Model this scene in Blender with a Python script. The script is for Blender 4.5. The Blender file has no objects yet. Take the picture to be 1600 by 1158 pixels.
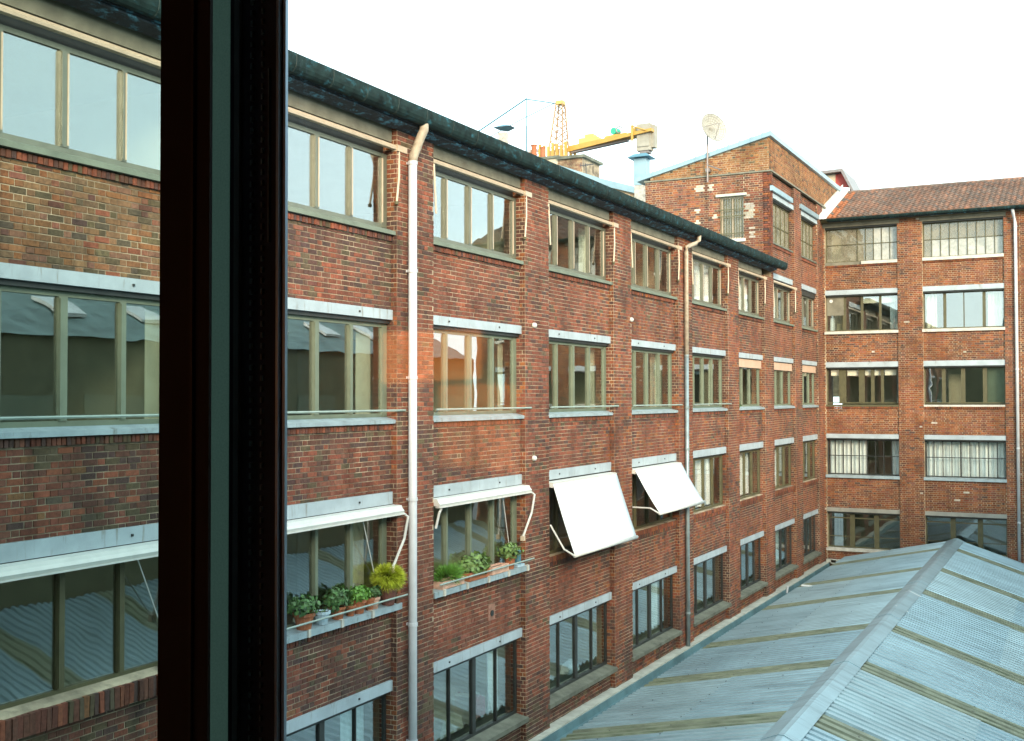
import bpy, math, random
import numpy as np
from mathutils import Matrix, Vector, noise
R = math.radians
random.seed(7)
sc = bpy.context.scene
col = sc.collection

# ------------------------------------------------------------ camera, sky, sun, exposure
YAW, PITCH, ROLL = 0.4751, 0.0237, -0.0022
CAM = Vector((10.8, 0, 0))
fwd = Vector((-math.sin(YAW) * math.cos(PITCH), math.cos(YAW) * math.cos(PITCH), math.sin(PITCH)))
rgt = Vector((math.cos(YAW), math.sin(YAW), 0))
up = rgt.cross(fwd)
r_ = rgt * math.cos(ROLL) + up * math.sin(ROLL)
u_ = -rgt * math.sin(ROLL) + up * math.cos(ROLL)
cd = bpy.data.cameras.new('camera')
cam = bpy.data.objects.new('camera', cd)
col.objects.link(cam)
cam.matrix_world = Matrix(((r_.x, u_.x, -fwd.x, CAM.x), (r_.y, u_.y, -fwd.y, CAM.y), (r_.z, u_.z, -fwd.z, CAM.z), (0, 0, 0, 1)))
cd.lens = 40.11
cd.sensor_width = 36
cd.clip_start = 0.02
cd.clip_end = 2000
sc.camera = cam

SUN_EL, SUN_DIR = 17, Vector((0.66, -0.75, 0)).normalized()
w = bpy.data.worlds.new('World')
sc.world = w
w.use_nodes = True
nt = w.node_tree
nt.nodes.clear()
sky = nt.nodes.new('ShaderNodeTexSky')
sky.sky_type = 'NISHITA'
sky.sun_disc = False
sky.sun_elevation = R(SUN_EL)
sky.sun_rotation = math.atan2(SUN_DIR.x, SUN_DIR.y)
sky.air_density = 1.3
sky.dust_density = 2.5
mixc = nt.nodes.new('ShaderNodeMix')
mixc.data_type = 'RGBA'
mixc.inputs[0].default_value = 0.78
mixc.inputs[7].default_value = (8.6, 11.0, 11.6, 1)      # thin bright overcast
nt.links.new(sky.outputs[0], mixc.inputs[6])
bg = nt.nodes.new('ShaderNodeBackground')
bg.inputs[1].default_value = 0.11
nt.links.new(mixc.outputs[2], bg.inputs[0])
wo = nt.nodes.new('ShaderNodeOutputWorld')
nt.links.new(bg.outputs[0], wo.inputs[0])

sd = bpy.data.lights.new('sun', 'SUN')
sd.energy = 2.1
sd.angle = R(18)
sd.color = (1.0, 0.80, 0.58)
sun = bpy.data.objects.new('sun', sd)
col.objects.link(sun)
dvec = Vector((SUN_DIR.x * math.cos(R(SUN_EL)), SUN_DIR.y * math.cos(R(SUN_EL)), math.sin(R(SUN_EL))))
sun.rotation_euler = dvec.to_track_quat('Z', 'Y').to_euler()

sc.view_settings.view_transform = 'Standard'
sc.view_settings.look = 'None'
sc.view_settings.gamma = 1
sc.view_settings.exposure = 1.52
try:
    sc.cycles.use_denoising = True
    sc.cycles.max_bounces = 8
    sc.cycles.diffuse_bounces = 3
    sc.cycles.glossy_bounces = 3
    sc.cycles.transparent_max_bounces = 16
    sc.cycles.sample_clamp_indirect = 6
except Exception:
    pass

# ------------------------------------------------------------ materials
def node_mat(name):
    m = bpy.data.materials.new(name)
    m.use_nodes = True
    t = m.node_tree
    b = t.nodes['Principled BSDF']
    return m, t, b

def pos_noise(t, scale, detail=4, rough=0.6, vec_scale=None):
    g = t.nodes.new('ShaderNodeNewGeometry')
    n = t.nodes.new('ShaderNodeTexNoise')
    n.inputs['Scale'].default_value = scale
    n.inputs['Detail'].default_value = detail
    n.inputs['Roughness'].default_value = rough
    if vec_scale:
        mp = t.nodes.new('ShaderNodeMapping')
        mp.inputs['Scale'].default_value = vec_scale
        t.links.new(g.outputs['Position'], mp.inputs['Vector'])
        t.links.new(mp.outputs[0], n.inputs['Vector'])
    else:
        t.links.new(g.outputs['Position'], n.inputs['Vector'])
    return n

def ramp(t, src, stops):
    r = t.nodes.new('ShaderNodeValToRGB')
    e = r.color_ramp.elements
    e[0].position, e[0].color = stops[0][0], (*stops[0][1], 1)
    e[1].position, e[1].color = stops[-1][0], (*stops[-1][1], 1)
    for p, c in stops[1:-1]:
        x = e.new(p)
        x.color = (*c, 1)
    t.links.new(src, r.inputs[0])
    return r

def mat(name, c, rough=0.7, metal=0.0, var=0.18, scale=3.0, bump=0.0, bscale=40, stretch=None, dirt=None, spec=None):
    """plain surface colour with uneven wear"""
    m, t, b = node_mat(name)
    n = pos_noise(t, scale, 5, 0.6, stretch)
    lo = tuple(max(0, x * (1 - var * 1.6)) for x in c)
    hi = tuple(min(1, x * (1 + var)) for x in c)
    stops = [(0.3, lo), (0.62, hi)]
    r = ramp(t, n.outputs['Fac'], stops)
    out = r.outputs[0]
    if dirt:
        n2 = pos_noise(t, dirt[1], 6, 0.7, dirt[3] if len(dirt) > 3 else None)
        r2 = ramp(t, n2.outputs['Fac'], [(dirt[2], (0, 0, 0)), (dirt[2] + 0.14, (1, 1, 1))])
        mx = t.nodes.new('ShaderNodeMix')
        mx.data_type = 'RGBA'
        t.links.new(r2.outputs[0], mx.inputs[0])
        t.links.new(out, mx.inputs[6])
        mx.inputs[7].default_value = (*dirt[0], 1)
        out = mx.outputs[2]
    t.links.new(out, b.inputs['Base Color'])
    b.inputs['Roughness'].default_value = rough
    b.inputs['Metallic'].default_value = metal
    if spec is not None:
        b.inputs['Specular IOR Level'].default_value = spec
    if bump:
        nb = pos_noise(t, bscale, 4)
        bp = t.nodes.new('ShaderNodeBump')
        bp.inputs['Strength'].default_value = bump
        bp.inputs['Distance'].default_value = 0.01
        t.links.new(nb.outputs['Fac'], bp.inputs['Height'])
        t.links.new(bp.outputs[0], b.inputs['Normal'])
    return m

def tone_mat(name, rough=0.9, nscale=22.0, lo=0.62, hi=1.28, spec=0.3, bump=0.5):
    """each piece carries its own fired colour in the attribute tone; noise adds grain"""
    m, t, b = node_mat(name)
    a = t.nodes.new('ShaderNodeAttribute')
    a.attribute_name = 'tone'
    n = pos_noise(t, nscale, 5, 0.65)
    r = ramp(t, n.outputs['Fac'], [(0.3, (lo,) * 3), (0.7, (hi,) * 3)])
    mx = t.nodes.new('ShaderNodeMix')
    mx.data_type = 'RGBA'
    mx.blend_type = 'MULTIPLY'
    mx.inputs[0].default_value = 1
    t.links.new(a.outputs['Color'], mx.inputs[6])
    t.links.new(r.outputs[0], mx.inputs[7])
    # slow weathering across the whole wall
    n2 = pos_noise(t, 0.45, 5, 0.6)
    r2 = ramp(t, n2.outputs['Fac'], [(0.35, (0.72, 0.74, 0.74)), (0.62, (1.1, 1.08, 1.05))])
    m2 = t.nodes.new('ShaderNodeMix')
    m2.data_type = 'RGBA'
    m2.blend_type = 'MULTIPLY'
    m2.inputs[0].default_value = 1
    t.links.new(mx.outputs[2], m2.inputs[6])
    t.links.new(r2.outputs[0], m2.inputs[7])
    n4 = pos_noise(t, 1.0, 5, 0.65, (2.6, 2.6, 0.22))
    r4 = ramp(t, n4.outputs['Fac'], [(0.30, (0.58, 0.60, 0.62)), (0.52, (1.0, 1.0, 1.0)), (0.75, (1.14, 1.12, 1.1))])
    m4 = t.nodes.new('ShaderNodeMix')
    m4.data_type = 'RGBA'
    m4.blend_type = 'MULTIPLY'
    m4.inputs[0].default_value = 1
    t.links.new(m2.outputs[2], m4.inputs[6])
    t.links.new(r4.outputs[0], m4.inputs[7])
    t.links.new(m4.outputs[2], b.inputs['Base Color'])
    b.inputs['Roughness'].default_value = rough
    b.inputs['Specular IOR Level'].default_value = spec
    if bump:
        bp = t.nodes.new('ShaderNodeBump')
        bp.inputs['Strength'].default_value = bump
        bp.inputs['Distance'].default_value = 0.006
        n3 = pos_noise(t, 70, 3)
        t.links.new(n3.outputs['Fac'], bp.inputs['Height'])
        t.links.new(bp.outputs[0], b.inputs['Normal'])
    return m

def glass_mat(name, tint, r0=0.09, rough=0.0, wave=0.02, wscale=1.6, dust=0.0, dustcol=(0.5, 0.55, 0.5)):
    m = bpy.data.materials.new(name)
    m.use_nodes = True
    t = m.node_tree
    t.nodes.clear()
    o = t.nodes.new('ShaderNodeOutputMaterial')
    tr = t.nodes.new('ShaderNodeBsdfTransparent')
    tr.inputs[0].default_value = (*tint, 1)
    gl = t.nodes.new('ShaderNodeBsdfGlossy')
    gl.inputs['Roughness'].default_value = rough
    lw = t.nodes.new('ShaderNodeLayerWeight')
    lw.inputs[0].default_value = 0.5
    p = t.nodes.new('ShaderNodeMath')
    p.operation = 'POWER'
    p.inputs[1].default_value = 4.0
    t.links.new(lw.outputs['Facing'], p.inputs[0])
    ma = t.nodes.new('ShaderNodeMath')
    ma.operation = 'MULTIPLY_ADD'
    ma.inputs[1].default_value = 1 - r0
    ma.inputs[2].default_value = r0
    t.links.new(p.outputs[0], ma.inputs[0])
    if wave:
        n = pos_noise(t, wscale, 1)
        bp = t.nodes.new('ShaderNodeBump')
        bp.inputs['Strength'].default_value = wave
        bp.inputs['Distance'].default_value = 0.5
        t.links.new(n.outputs['Fac'], bp.inputs['Height'])
        t.links.new(bp.outputs[0], gl.inputs['Normal'])
    mx = t.nodes.new('ShaderNodeMixShader')
    t.links.new(ma.outputs[0], mx.inputs[0])
    t.links.new(tr.outputs[0], mx.inputs[1])
    t.links.new(gl.outputs[0], mx.inputs[2])
    out = mx.outputs[0]
    if dust:
        df = t.nodes.new('ShaderNodeBsdfDiffuse')
        df.inputs[0].default_value = (*dustcol, 1)
        n = pos_noise(t, 2.2, 6, 0.7)
        rr = ramp(t, n.outputs['Fac'], [(0.35, (dust * 0.4,) * 3), (0.7, (dust,) * 3)])
        m3 = t.nodes.new('ShaderNodeMixShader')
        t.links.new(rr.outputs[0], m3.inputs[0])
        t.links.new(out, m3.inputs[1])
        t.links.new(df.outputs[0], m3.inputs[2])
        out = m3.outputs[0]
    t.links.new(out, o.inputs[0])
    return m

M = {}
M['brick'] = tone_mat('fired_brick')
M['tile'] = tone_mat('clay_tile', nscale=9)
M['mortar'] = mat('mortar', (0.36, 0.29, 0.20), 0.95, var=0.35, scale=1.2, dirt=((0.12, 0.092, 0.064), 0.7, 0.47))
M['mortar_pale'] = mat('mortar_pale', (0.38, 0.30, 0.20), 0.95, var=0.3, scale=1.5, dirt=((0.20, 0.145, 0.09), 0.8, 0.50))
M['plaster'] = mat('lime_plaster', (0.42, 0.39, 0.34), 0.9, var=0.2, scale=9)
M['lintel'] = mat('lintel_paint', (0.36, 0.42, 0.45), 0.5, var=0.10, scale=2, dirt=((0.20, 0.185, 0.15), 2.2, 0.57, (1, 4, 0.5)))
M['lintel_far'] = mat('lintel_paint_grey', (0.27, 0.265, 0.23), 0.6, var=0.12, scale=2, dirt=((0.2, 0.19, 0.16), 2, 0.58))
M['concrete'] = mat('concrete_band', (0.185, 0.175, 0.13), 0.85, var=0.16, scale=2.5, bump=0.3, dirt=((0.14, 0.125, 0.09), 1.6, 0.55))
M['rail'] = mat('rail_paint', (0.26, 0.33, 0.29), 0.5, var=0.1, scale=4)
M['sill'] = mat('sill_metal', (0.33, 0.41, 0.44), 0.45, 0.2, var=0.12, scale=4, dirt=((0.17, 0.18, 0.15), 2.6, 0.56, (1, 3, 1)))
M['sill_olive'] = mat('sill_olive', (0.15, 0.175, 0.13), 0.6, var=0.12, scale=3, dirt=((0.4, 0.4, 0.34), 14, 0.66))
M['sill_white'] = mat('sill_white', (0.50, 0.48, 0.42), 0.7, var=0.15, scale=4, dirt=((0.22, 0.2, 0.16), 5, 0.6))
M['sill_dark'] = mat('sill_slate', (0.12, 0.125, 0.095), 0.85, var=0.25, scale=3, bump=0.3)
M['frame'] = mat('frame_bronze', (0.145, 0.152, 0.112), 0.42, 0.25, var=0.08, scale=4)
M['frame_green'] = mat('frame_greenish', (0.155, 0.185, 0.13), 0.5, 0.1, var=0.08, scale=4)
M['frame_brown'] = mat('frame_olive', (0.085, 0.078, 0.036), 0.6, var=0.15, scale=5)
M['frame_dark'] = mat('frame_dark_steel', (0.022, 0.026, 0.024), 0.5, var=0.2, scale=6)
M['white_paint'] = mat('white_enamel', (0.58, 0.58, 0.54), 0.4, var=0.05, scale=5)
M['cream_metal'] = mat('cream_enamel', (0.50, 0.40, 0.29), 0.4, var=0.08, scale=5)
M['canvas'] = mat('white_canvas', (0.66, 0.70, 0.71), 0.85, var=0.03, scale=3, stretch=(1, 1, 1))
M['pipe_white'] = mat('pipe_white', (0.54, 0.56, 0.58), 0.45, var=0.06, scale=3, dirt=((0.45, 0.42, 0.36), 6, 0.66))
M['pipe_zinc'] = mat('pipe_zinc', (0.26, 0.32, 0.33), 0.45, 0.5, var=0.12, scale=5)
M['pipe_cream'] = mat('pipe_cream', (0.38, 0.32, 0.24), 0.6, var=0.2, scale=9)
M['gutter'] = mat('gutter_mottled', (0.011, 0.024, 0.023), 0.8, var=0.4, scale=5, dirt=((0.03, 0.11, 0.14), 8, 0.56, (1, .6, 1)), bump=0.3, spec=0.15)  # teal blotches stand in for specks on the near glass
M['bracket'] = mat('gutter_strap', (0.03, 0.045, 0.04), 0.7)
M['soffit'] = mat('soffit_mottled', (0.014, 0.022, 0.030), 0.8, var=0.4, scale=6, dirt=((0.10, 0.30, 0.42), 8.5, 0.53, (1, .55, 1)), bump=0.4)  # blue blotches put into the colour for specks on the near glass
M['zinc'] = mat('zinc_sheet', (0.26, 0.36, 0.40), 0.4, 0.35, var=0.1, scale=1.5, stretch=(1, 1, 1))
M['flash'] = mat('flashing_white', (0.70, 0.70, 0.68), 0.6, var=0.08, scale=3)
for _k, _c in (('sheet', (0.33, 0.455, 0.505)), ('sheet_b', (0.305, 0.43, 0.485)), ('sheet_c', (0.36, 0.48, 0.52))):
    M[_k] = mat('roof_' + _k, _c, 0.38, 0.5, var=0.10, scale=0.8, dirt=(tuple(v * .72 for v in _c), 1.1, 0.50, (0.25, 3.5, 1)), bump=0.12, bscale=6)
M['rooflight'] = mat('rooflight_fibreglass', (0.185, 0.20, 0.135), 0.5, var=0.2, scale=2.5, dirt=((0.085, 0.105, 0.055), 2.0, 0.5, (0.5, 5, 1)))
M['ledge'] = mat('ledge_cement', (0.42, 0.42, 0.36), 0.85, var=0.15, scale=3, dirt=((0.3, 0.31, 0.25), 2, 0.6))
M['tgutter'] = mat('trough_gutter', (0.11, 0.20, 0.22), 0.5, 0.2, var=0.2, scale=1.4)
M['ground'] = mat('yard_asphalt', (0.06, 0.06, 0.06), 0.9, var=0.2, scale=0.5)
M['room'] = mat('room_plaster', (0.42, 0.42, 0.31), 0.9, var=0.1, scale=0.5)
M['room_floor'] = mat('room_floor', (0.14, 0.11, 0.08), 0.8, var=0.1, scale=0.5)
M['curtain'] = mat('curtain_voile', (0.84, 0.87, 0.85), 0.9, var=0.07, scale=2)
M['curtain_cream'] = mat('curtain_cream', (0.80, 0.74, 0.60), 0.9, var=0.1, scale=2)
M['blind'] = mat('blind_beige', (0.62, 0.57, 0.42), 0.9, var=0.08, scale=2)
M['blind_peach'] = mat('blind_peach', (0.50, 0.34, 0.24), 0.85, var=0.08, scale=2)
M['terracotta'] = mat('terracotta', (0.34, 0.115, 0.05), 0.85, var=0.2, scale=12, dirt=((0.5, 0.33, 0.24), 14, 0.6))
M['terracotta_pale'] = mat('terracotta_pale', (0.55, 0.33, 0.24), 0.85, var=0.15, scale=10)
M['vent_patch'] = mat('vent_patch', (0.26, 0.13, 0.09), 0.9, var=0.25, scale=6)
M['pot_dark'] = mat('pot_brown', (0.14, 0.055, 0.04), 0.6, var=0.15, scale=8)
M['pot_blue'] = mat('pot_blue_white', (0.42, 0.55, 0.62), 0.4, var=0.08, scale=8)
M['soil'] = mat('soil', (0.04, 0.03, 0.02), 0.95, var=0.3, scale=20)
M['leaf'] = mat('leaf_green', (0.055, 0.13, 0.035), 0.6, var=0.5, scale=14)
M['leaf_lime'] = mat('leaf_lime', (0.42, 0.47, 0.035), 0.6, var=0.4, scale=14)
M['leaf_mid'] = mat('leaf_mid', (0.12, 0.20, 0.05), 0.6, var=0.5, scale=14)
M['leaf_bright'] = mat('leaf_bright', (0.10, 0.24, 0.03), 0.6, var=0.4, scale=16)
M['crane'] = mat('crane_yellow', (0.44, 0.25, 0.045), 0.5, var=0.1, scale=0.8)
M['crane_pale'] = mat('crane_pale_yellow', (0.48, 0.34, 0.10), 0.5, var=0.08, scale=0.8)
M['crane_rust'] = mat('crane_orange', (0.30, 0.17, 0.07), 0.6, var=0.3, scale=0.6)
M['steel_blue'] = mat('steel_teal', (0.05, 0.15, 0.20), 0.5, var=0.1, scale=1)
M['steel_dark'] = mat('steel_dark', (0.05, 0.05, 0.055), 0.5, var=0.1, scale=3)
M['ballast'] = mat('ballast_concrete', (0.30, 0.285, 0.24), 0.9, var=0.15, scale=0.8, bump=0.3, bscale=3)
M['green_drum'] = mat('drum_green', (0.03, 0.35, 0.22), 0.5, var=0.1, scale=2)
M['dish_skin'] = mat('dish_gauze', (0.36, 0.35, 0.31), 0.6, var=0.1, scale=6)
M['dish'] = mat('dish_mesh', (0.24, 0.22, 0.18), 0.6, 0.2, var=0.15, scale=6)
M['steel_grey'] = mat('mast_steel', (0.22, 0.19, 0.18), 0.5, 0.4, var=0.12, scale=9)
M['cream_wall'] = mat('cream_render', (0.50, 0.42, 0.30), 0.9, var=0.12, scale=1.5, dirt=((0.5, 0.38, 0.25), 2, 0.6))
M['opp_wall'] = mat('opposite_brick', (0.12, 0.12, 0.07), 0.9, var=0.2, scale=2)
M['opp_blue'] = mat('opposite_slate_blue', (0.05, 0.10, 0.15), 0.8, var=0.2, scale=2)
M['opp_roof'] = mat('opposite_slate', (0.16, 0.22, 0.21), 0.8, var=0.25, scale=1.5)
M['red_render'] = mat('red_render', (0.42, 0.07, 0.055), 0.85, var=0.2, scale=1.5, dirt=((0.14, 0.05, 0.05), 1.2, 0.55))
M['tan_wall'] = mat('tan_block', (0.46, 0.38, 0.27), 0.9, var=0.12, scale=3)
M['black_frame'] = mat('frame_black', (0.008, 0.007, 0.007), 0.45, var=0.2, scale=20)
M['brown_frame'] = mat('frame_dark_brown', (0.008, 0.004, 0.0035), 0.6, var=0.2, scale=20)
M['navy_frame'] = mat('frame_navy', (0.010, 0.016, 0.030), 0.7, var=0.3, scale=20)
M['seal'] = mat('seal_grey_green', (0.40, 0.62, 0.54), 0.7, var=0.06, scale=30)
M['bright_edge'] = mat('edge_aluminium', (0.30, 0.40, 0.50), 0.3, 0.3, var=0.06, scale=20)
M['gasket'] = mat('gasket_rubber', (0.05, 0.09, 0.10), 0.4, var=0.1, scale=20)
M['box_card'] = mat('cardboard', (0.42, 0.36, 0.24), 0.9, var=0.1, scale=6)
M['paper'] = mat('paper_white', (0.72, 0.74, 0.72), 0.8, var=0.05, scale=6)
M['red_thing'] = mat('red_cloth', (0.25, 0.05, 0.06), 0.9, var=0.2, scale=6)
M['yellow_vase'] = mat('vase_yellow', (0.62, 0.40, 0.06), 0.4, var=0.1, scale=6)
M['pane'] = glass_mat('pane_glass', (0.96, 1.0, 0.975), 0.22, 0.0, 0.003)
M['pane_clear'] = glass_mat('pane_glass_clear', (0.98, 1.0, 0.99), 0.07, 0.0, 0.003)
M['pane_low'] = glass_mat('pane_glass_blue', (0.90, 0.98, 0.98), 0.17, 0.0, 0.004)
M['pane_dusty'] = glass_mat('pane_glass_dusty', (0.70, 0.72, 0.62), 0.12, 0.02, 0.02, dust=0.55, dustcol=(0.42, 0.39, 0.30))
M['pane_frost'] = glass_mat('pane_glass_frosted', (0.75, 0.77, 0.70), 0.13, 0.03, 0.02, dust=0.75, dustcol=(0.62, 0.62, 0.56))
M['near_glass'] = glass_mat('near_pane', (0.985, 0.99, 0.985), 0.03, 0.035, 0.0)
M['near_glass_green'] = glass_mat('near_pane_tinted', (0.88, 0.925, 0.91), 0.03, 0.0, 0.0)

m = bpy.data.materials.new('frosted_tape')
m.use_nodes = True
t = m.node_tree
t.nodes.clear()
_o = t.nodes.new('ShaderNodeOutputMaterial'); _t = t.nodes.new('ShaderNodeBsdfTranslucent')
_r = ramp(t, pos_noise(t, 900, 2).outputs['Fac'], [(0.3, (0.145, 0.19, 0.165)), (0.7, (0.18, 0.225, 0.20))])
t.links.new(_r.outputs[0], _t.inputs[0]); t.links.new(_t.outputs[0], _o.inputs[0])
M['seal'] = m

def emit(name, c, s):
    m = bpy.data.materials.new(name)
    m.use_nodes = True
    t = m.node_tree
    b = t.nodes['Principled BSDF']
    b.inputs['Base Color'].default_value = (*c, 1)
    b.inputs['Emission Color'].default_value = (*c, 1)
    b.inputs['Emission Strength'].default_value = s
    return m
M['glow_orange'] = emit('glow_panel_orange', (1.0, 0.30, 0.06), 2.3)  # glow of the unseen panel added for the orange reflection
M['lamp_violet'] = emit('lamp_violet', (0.28, 0.25, 1.0), 1.3)
M['sign_blue'] = emit('sign_blue', (0.03, 0.05, 0.6), 0.35)
M['lamp_white'] = emit('lamp_white', (1, 1, 0.9), 1.2)

# ------------------------------------------------------------ object helpers
ORG = {}
def org(o):
    return ORG[o.name] if o is not None else Vector((0, 0, 0))

def tag(o, label=None, cat=None, group=None, kind=None):
    if label: o['label'] = label
    if cat: o['category'] = cat
    if group: o['group'] = group
    if kind: o['kind'] = kind
    return o

def empty(name, loc, label, cat, group=None):
    o = bpy.data.objects.new(name, None)
    col.objects.link(o)
    o.location = loc
    o.empty_display_size = 0.2
    ORG[o.name] = Vector(loc)
    return tag(o, label, cat, group)

class MB:
    def __init__(s):
        s.v = []; s.f = []; s.t = []; s.parts = []
    def poly(s, pts, faces, tone=None):
        b = len(s.v); f0 = len(s.f)
        s.v += [tuple(p) for p in pts]
        for f in faces:
            s.f.append(tuple(b + i for i in f))
            s.t.append(tone)
        s.parts.append((b, len(s.v), f0, len(s.f)))
        return s
    def box(s, x0, x1, y0, y1, z0, z1, tone=None):
        p = [(x0, y0, z0), (x1, y0, z0), (x1, y1, z0), (x0, y1, z0), (x0, y0, z1), (x1, y0, z1), (x1, y1, z1), (x0, y1, z1)]
        return s.poly(p, [(0, 3, 2, 1), (4, 5, 6, 7), (0, 1, 5, 4), (1, 2, 6, 5), (2, 3, 7, 6), (3, 0, 4, 7)], tone)
    def prism(s, pts, ax, a0, a1, tone=None):
        """2-D outline extruded along axis ax; outline gives the other two axes in order"""
        n = len(pts)
        def P(q, a):
            l = list(q); l.insert(ax, a); return tuple(l)
        vv = [P(q, a0) for q in pts] + [P(q, a1) for q in pts]
        ff = [tuple(range(n)), tuple(range(2 * n - 1, n - 1, -1))] + [(i, i + n, (i + 1) % n + n, (i + 1) % n) for i in range(n)]
        return s.poly(vv, ff, tone)
    def hexa(s, a, b, tone=None):
        """a, b: matching quads of 4 points"""
        return s.poly(list(a) + list(b), [(3, 2, 1, 0), (4, 5, 6, 7), (0, 1, 5, 4), (1, 2, 6, 5), (2, 3, 7, 6), (3, 0, 4, 7)], tone)
    def tube(s, pts, r, n=8, tone=None, r1=None):
        pts = [Vector(p) for p in pts]
        rings = []
        m = len(pts)
        for i, p in enumerate(pts):
            d = (pts[min(i + 1, m - 1)] - pts[max(i - 1, 0)]).normalized()
            a = Vector((0, 0, 1)) if abs(d.z) < 0.9 else Vector((1, 0, 0))
            e1 = d.cross(a).normalized(); e2 = d.cross(e1)
            rr = r if r1 is None else r + (r1 - r) * i / max(1, m - 1)
            rings.append([p + (e1 * math.cos(2 * math.pi * k / n) + e2 * math.sin(2 * math.pi * k / n)) * rr for k in range(n)])
        vv = [q for rg in rings for q in rg]
        ff = []
        for i in range(m - 1):
            for k in range(n):
                a = i * n + k; b = i * n + (k + 1) % n
                ff.append((a, b, b + n, a + n))
        ff.append(tuple(range(n - 1, -1, -1)))
        ff.append(tuple((m - 1) * n + k for k in range(n)))
        return s.poly(vv, ff, tone)
    def lathe(s, c, prof, n=14):
        vv = []; ff = []
        for (rr, z) in prof:
            for k in range(n):
                a = 2 * math.pi * k / n
                vv.append((c[0] + rr * math.cos(a), c[1] + rr * math.sin(a), c[2] + z))
        for i in range(len(prof) - 1):
            for k in range(n):
                a = i * n + k; b = i * n + (k + 1) % n
                ff.append((a, b, b + n, a + n))
        ff.append(tuple(range(n - 1, -1, -1)))
        ff.append(tuple((len(prof) - 1) * n + k for k in range(n)))
        return s.poly(vv, ff)
    def build(s, name, m, parent=None, smooth=False, **kw):
        me = bpy.data.meshes.new(name)
        g = org(parent)
        me.from_pydata([(a - g.x, b - g.y, c - g.z) for a, b, c in s.v], [], s.f)
        if any(t is not None for t in s.t):
            at = me.attributes.new('tone', 'FLOAT_COLOR', 'FACE')
            at.data.foreach_set('color', np.array([(*(t or (0.3, 0.3, 0.3)), 1) for t in s.t], dtype=np.float32).ravel())
        me.materials.append(M[m])
        if smooth:
            me.polygons.foreach_set('use_smooth', [True] * len(me.polygons))
        me.update()
        o = bpy.data.objects.new(name, me)
        col.objects.link(o)
        o.parent = parent
        ORG[o.name] = g.copy()
        return tag(o, **kw) if kw else o
    def build_each(s, name, m, parent=None, **kw):
        """every piece added to the builder becomes an object of its own"""
        out = []
        for (v0, v1, f0, f1) in s.parts:
            q = MB()
            q.v = s.v[v0:v1]; q.f = [tuple(i - v0 for i in f) for f in s.f[f0:f1]]; q.t = s.t[f0:f1]
            out.append(q.build(name, m, parent, **kw))
        return out

# ------------------------------------------------------------ brickwork
CH = 0.082
def n2(a, b, s=0):
    return noise.noise(Vector((a, b, s)))

RED = [(0.215, 0.068, 0.040), (0.18, 0.058, 0.036), (0.25, 0.080, 0.046), (0.16, 0.060, 0.040), (0.205, 0.078, 0.052), (0.15, 0.064, 0.044)]
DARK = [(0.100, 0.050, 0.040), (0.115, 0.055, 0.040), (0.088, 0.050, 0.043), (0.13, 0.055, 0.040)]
OCHRE = [(0.235, 0.108, 0.050), (0.19, 0.108, 0.055), (0.22, 0.092, 0.055), (0.175, 0.102, 0.058), (0.255, 0.105, 0.045), (0.21, 0.105, 0.068), (0.23, 0.125, 0.064)]
OLIVE = [(0.11, 0.080, 0.048), (0.09, 0.066, 0.046), (0.13, 0.096, 0.052)]
ORANGE = [(0.25, 0.080, 0.032), (0.215, 0.068, 0.030), (0.275, 0.098, 0.038), (0.18, 0.064, 0.032), (0.235, 0.092, 0.042)]
TAN = [(0.30, 0.135, 0.052), (0.26, 0.115, 0.046), (0.31, 0.155, 0.066), (0.24, 0.108, 0.048)]
WHITE = [(0.52, 0.47, 0.40), (0.46, 0.40, 0.33)]
def pick(l): return l[random.randrange(len(l))]
def jit(c, a=0.14):
    k = 1 + random.uniform(-a, a)
    return tuple(x * k * (1 + random.uniform(-0.04, 0.04)) for x in c)

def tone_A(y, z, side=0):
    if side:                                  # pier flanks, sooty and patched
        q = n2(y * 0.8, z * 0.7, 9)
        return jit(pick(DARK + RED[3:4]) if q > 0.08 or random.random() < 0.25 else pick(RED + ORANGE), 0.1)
    if y < 12.6 and z > 1.3:                   # old stock brick by the left top window
        return jit(pick(OCHRE) if random.random() < 0.80 else pick(OLIVE + DARK[1:2]))
    q = n2(y * 0.35, z * 0.5, 3) + 0.35 * n2(y * 1.6, z * 2.2, 5)
    q += 0.45 * n2(math.floor(y / 4.9) * 3.7, math.floor((z + 20) / 3.1) * 5.3, 8)      # each panel was pointed and patched on its own
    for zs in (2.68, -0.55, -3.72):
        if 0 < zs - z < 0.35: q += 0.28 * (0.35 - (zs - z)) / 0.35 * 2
    pd = 0.22 + 0.9 * q
    if z < -3.6: pd += 0.10
    if y > 21: pd -= min(0.16, (y - 21) * 0.02)
    if y < 18: pd += 0.08
    if z < -9: pd += .3
    if random.random() < pd: return jit(pick(DARK + OLIVE[:1]))
    if y > 25 and random.random() < 0.25: return jit(pick(ORANGE))
    return jit(pick(RED))
def tone_B(u, z):
    q = n2(u * 0.5, z * 0.5, 13)
    if random.random() < 0.004: return jit(pick(WHITE))
    if random.random() < 0.14 + 0.6 * q: return jit(pick(DARK + RED[3:]))
    return jit(pick(ORANGE) if random.random() < 0.7 else pick(RED))
def tone_top(u, z):
    return jit(pick(TAN) if random.random() < 0.8 else pick(ORANGE + OLIVE))
def tone_side(u, z):
    for (a, b, c, d) in WHITE_SPOTS:
        if a < u < b and c < z < d and random.random() < 0.8: return jit(pick(WHITE), 0.05)
    if random.random() < 0.2: return jit(pick(DARK))
    return jit(pick(RED) if random.random() < 0.6 else pick(ORANGE))
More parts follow.
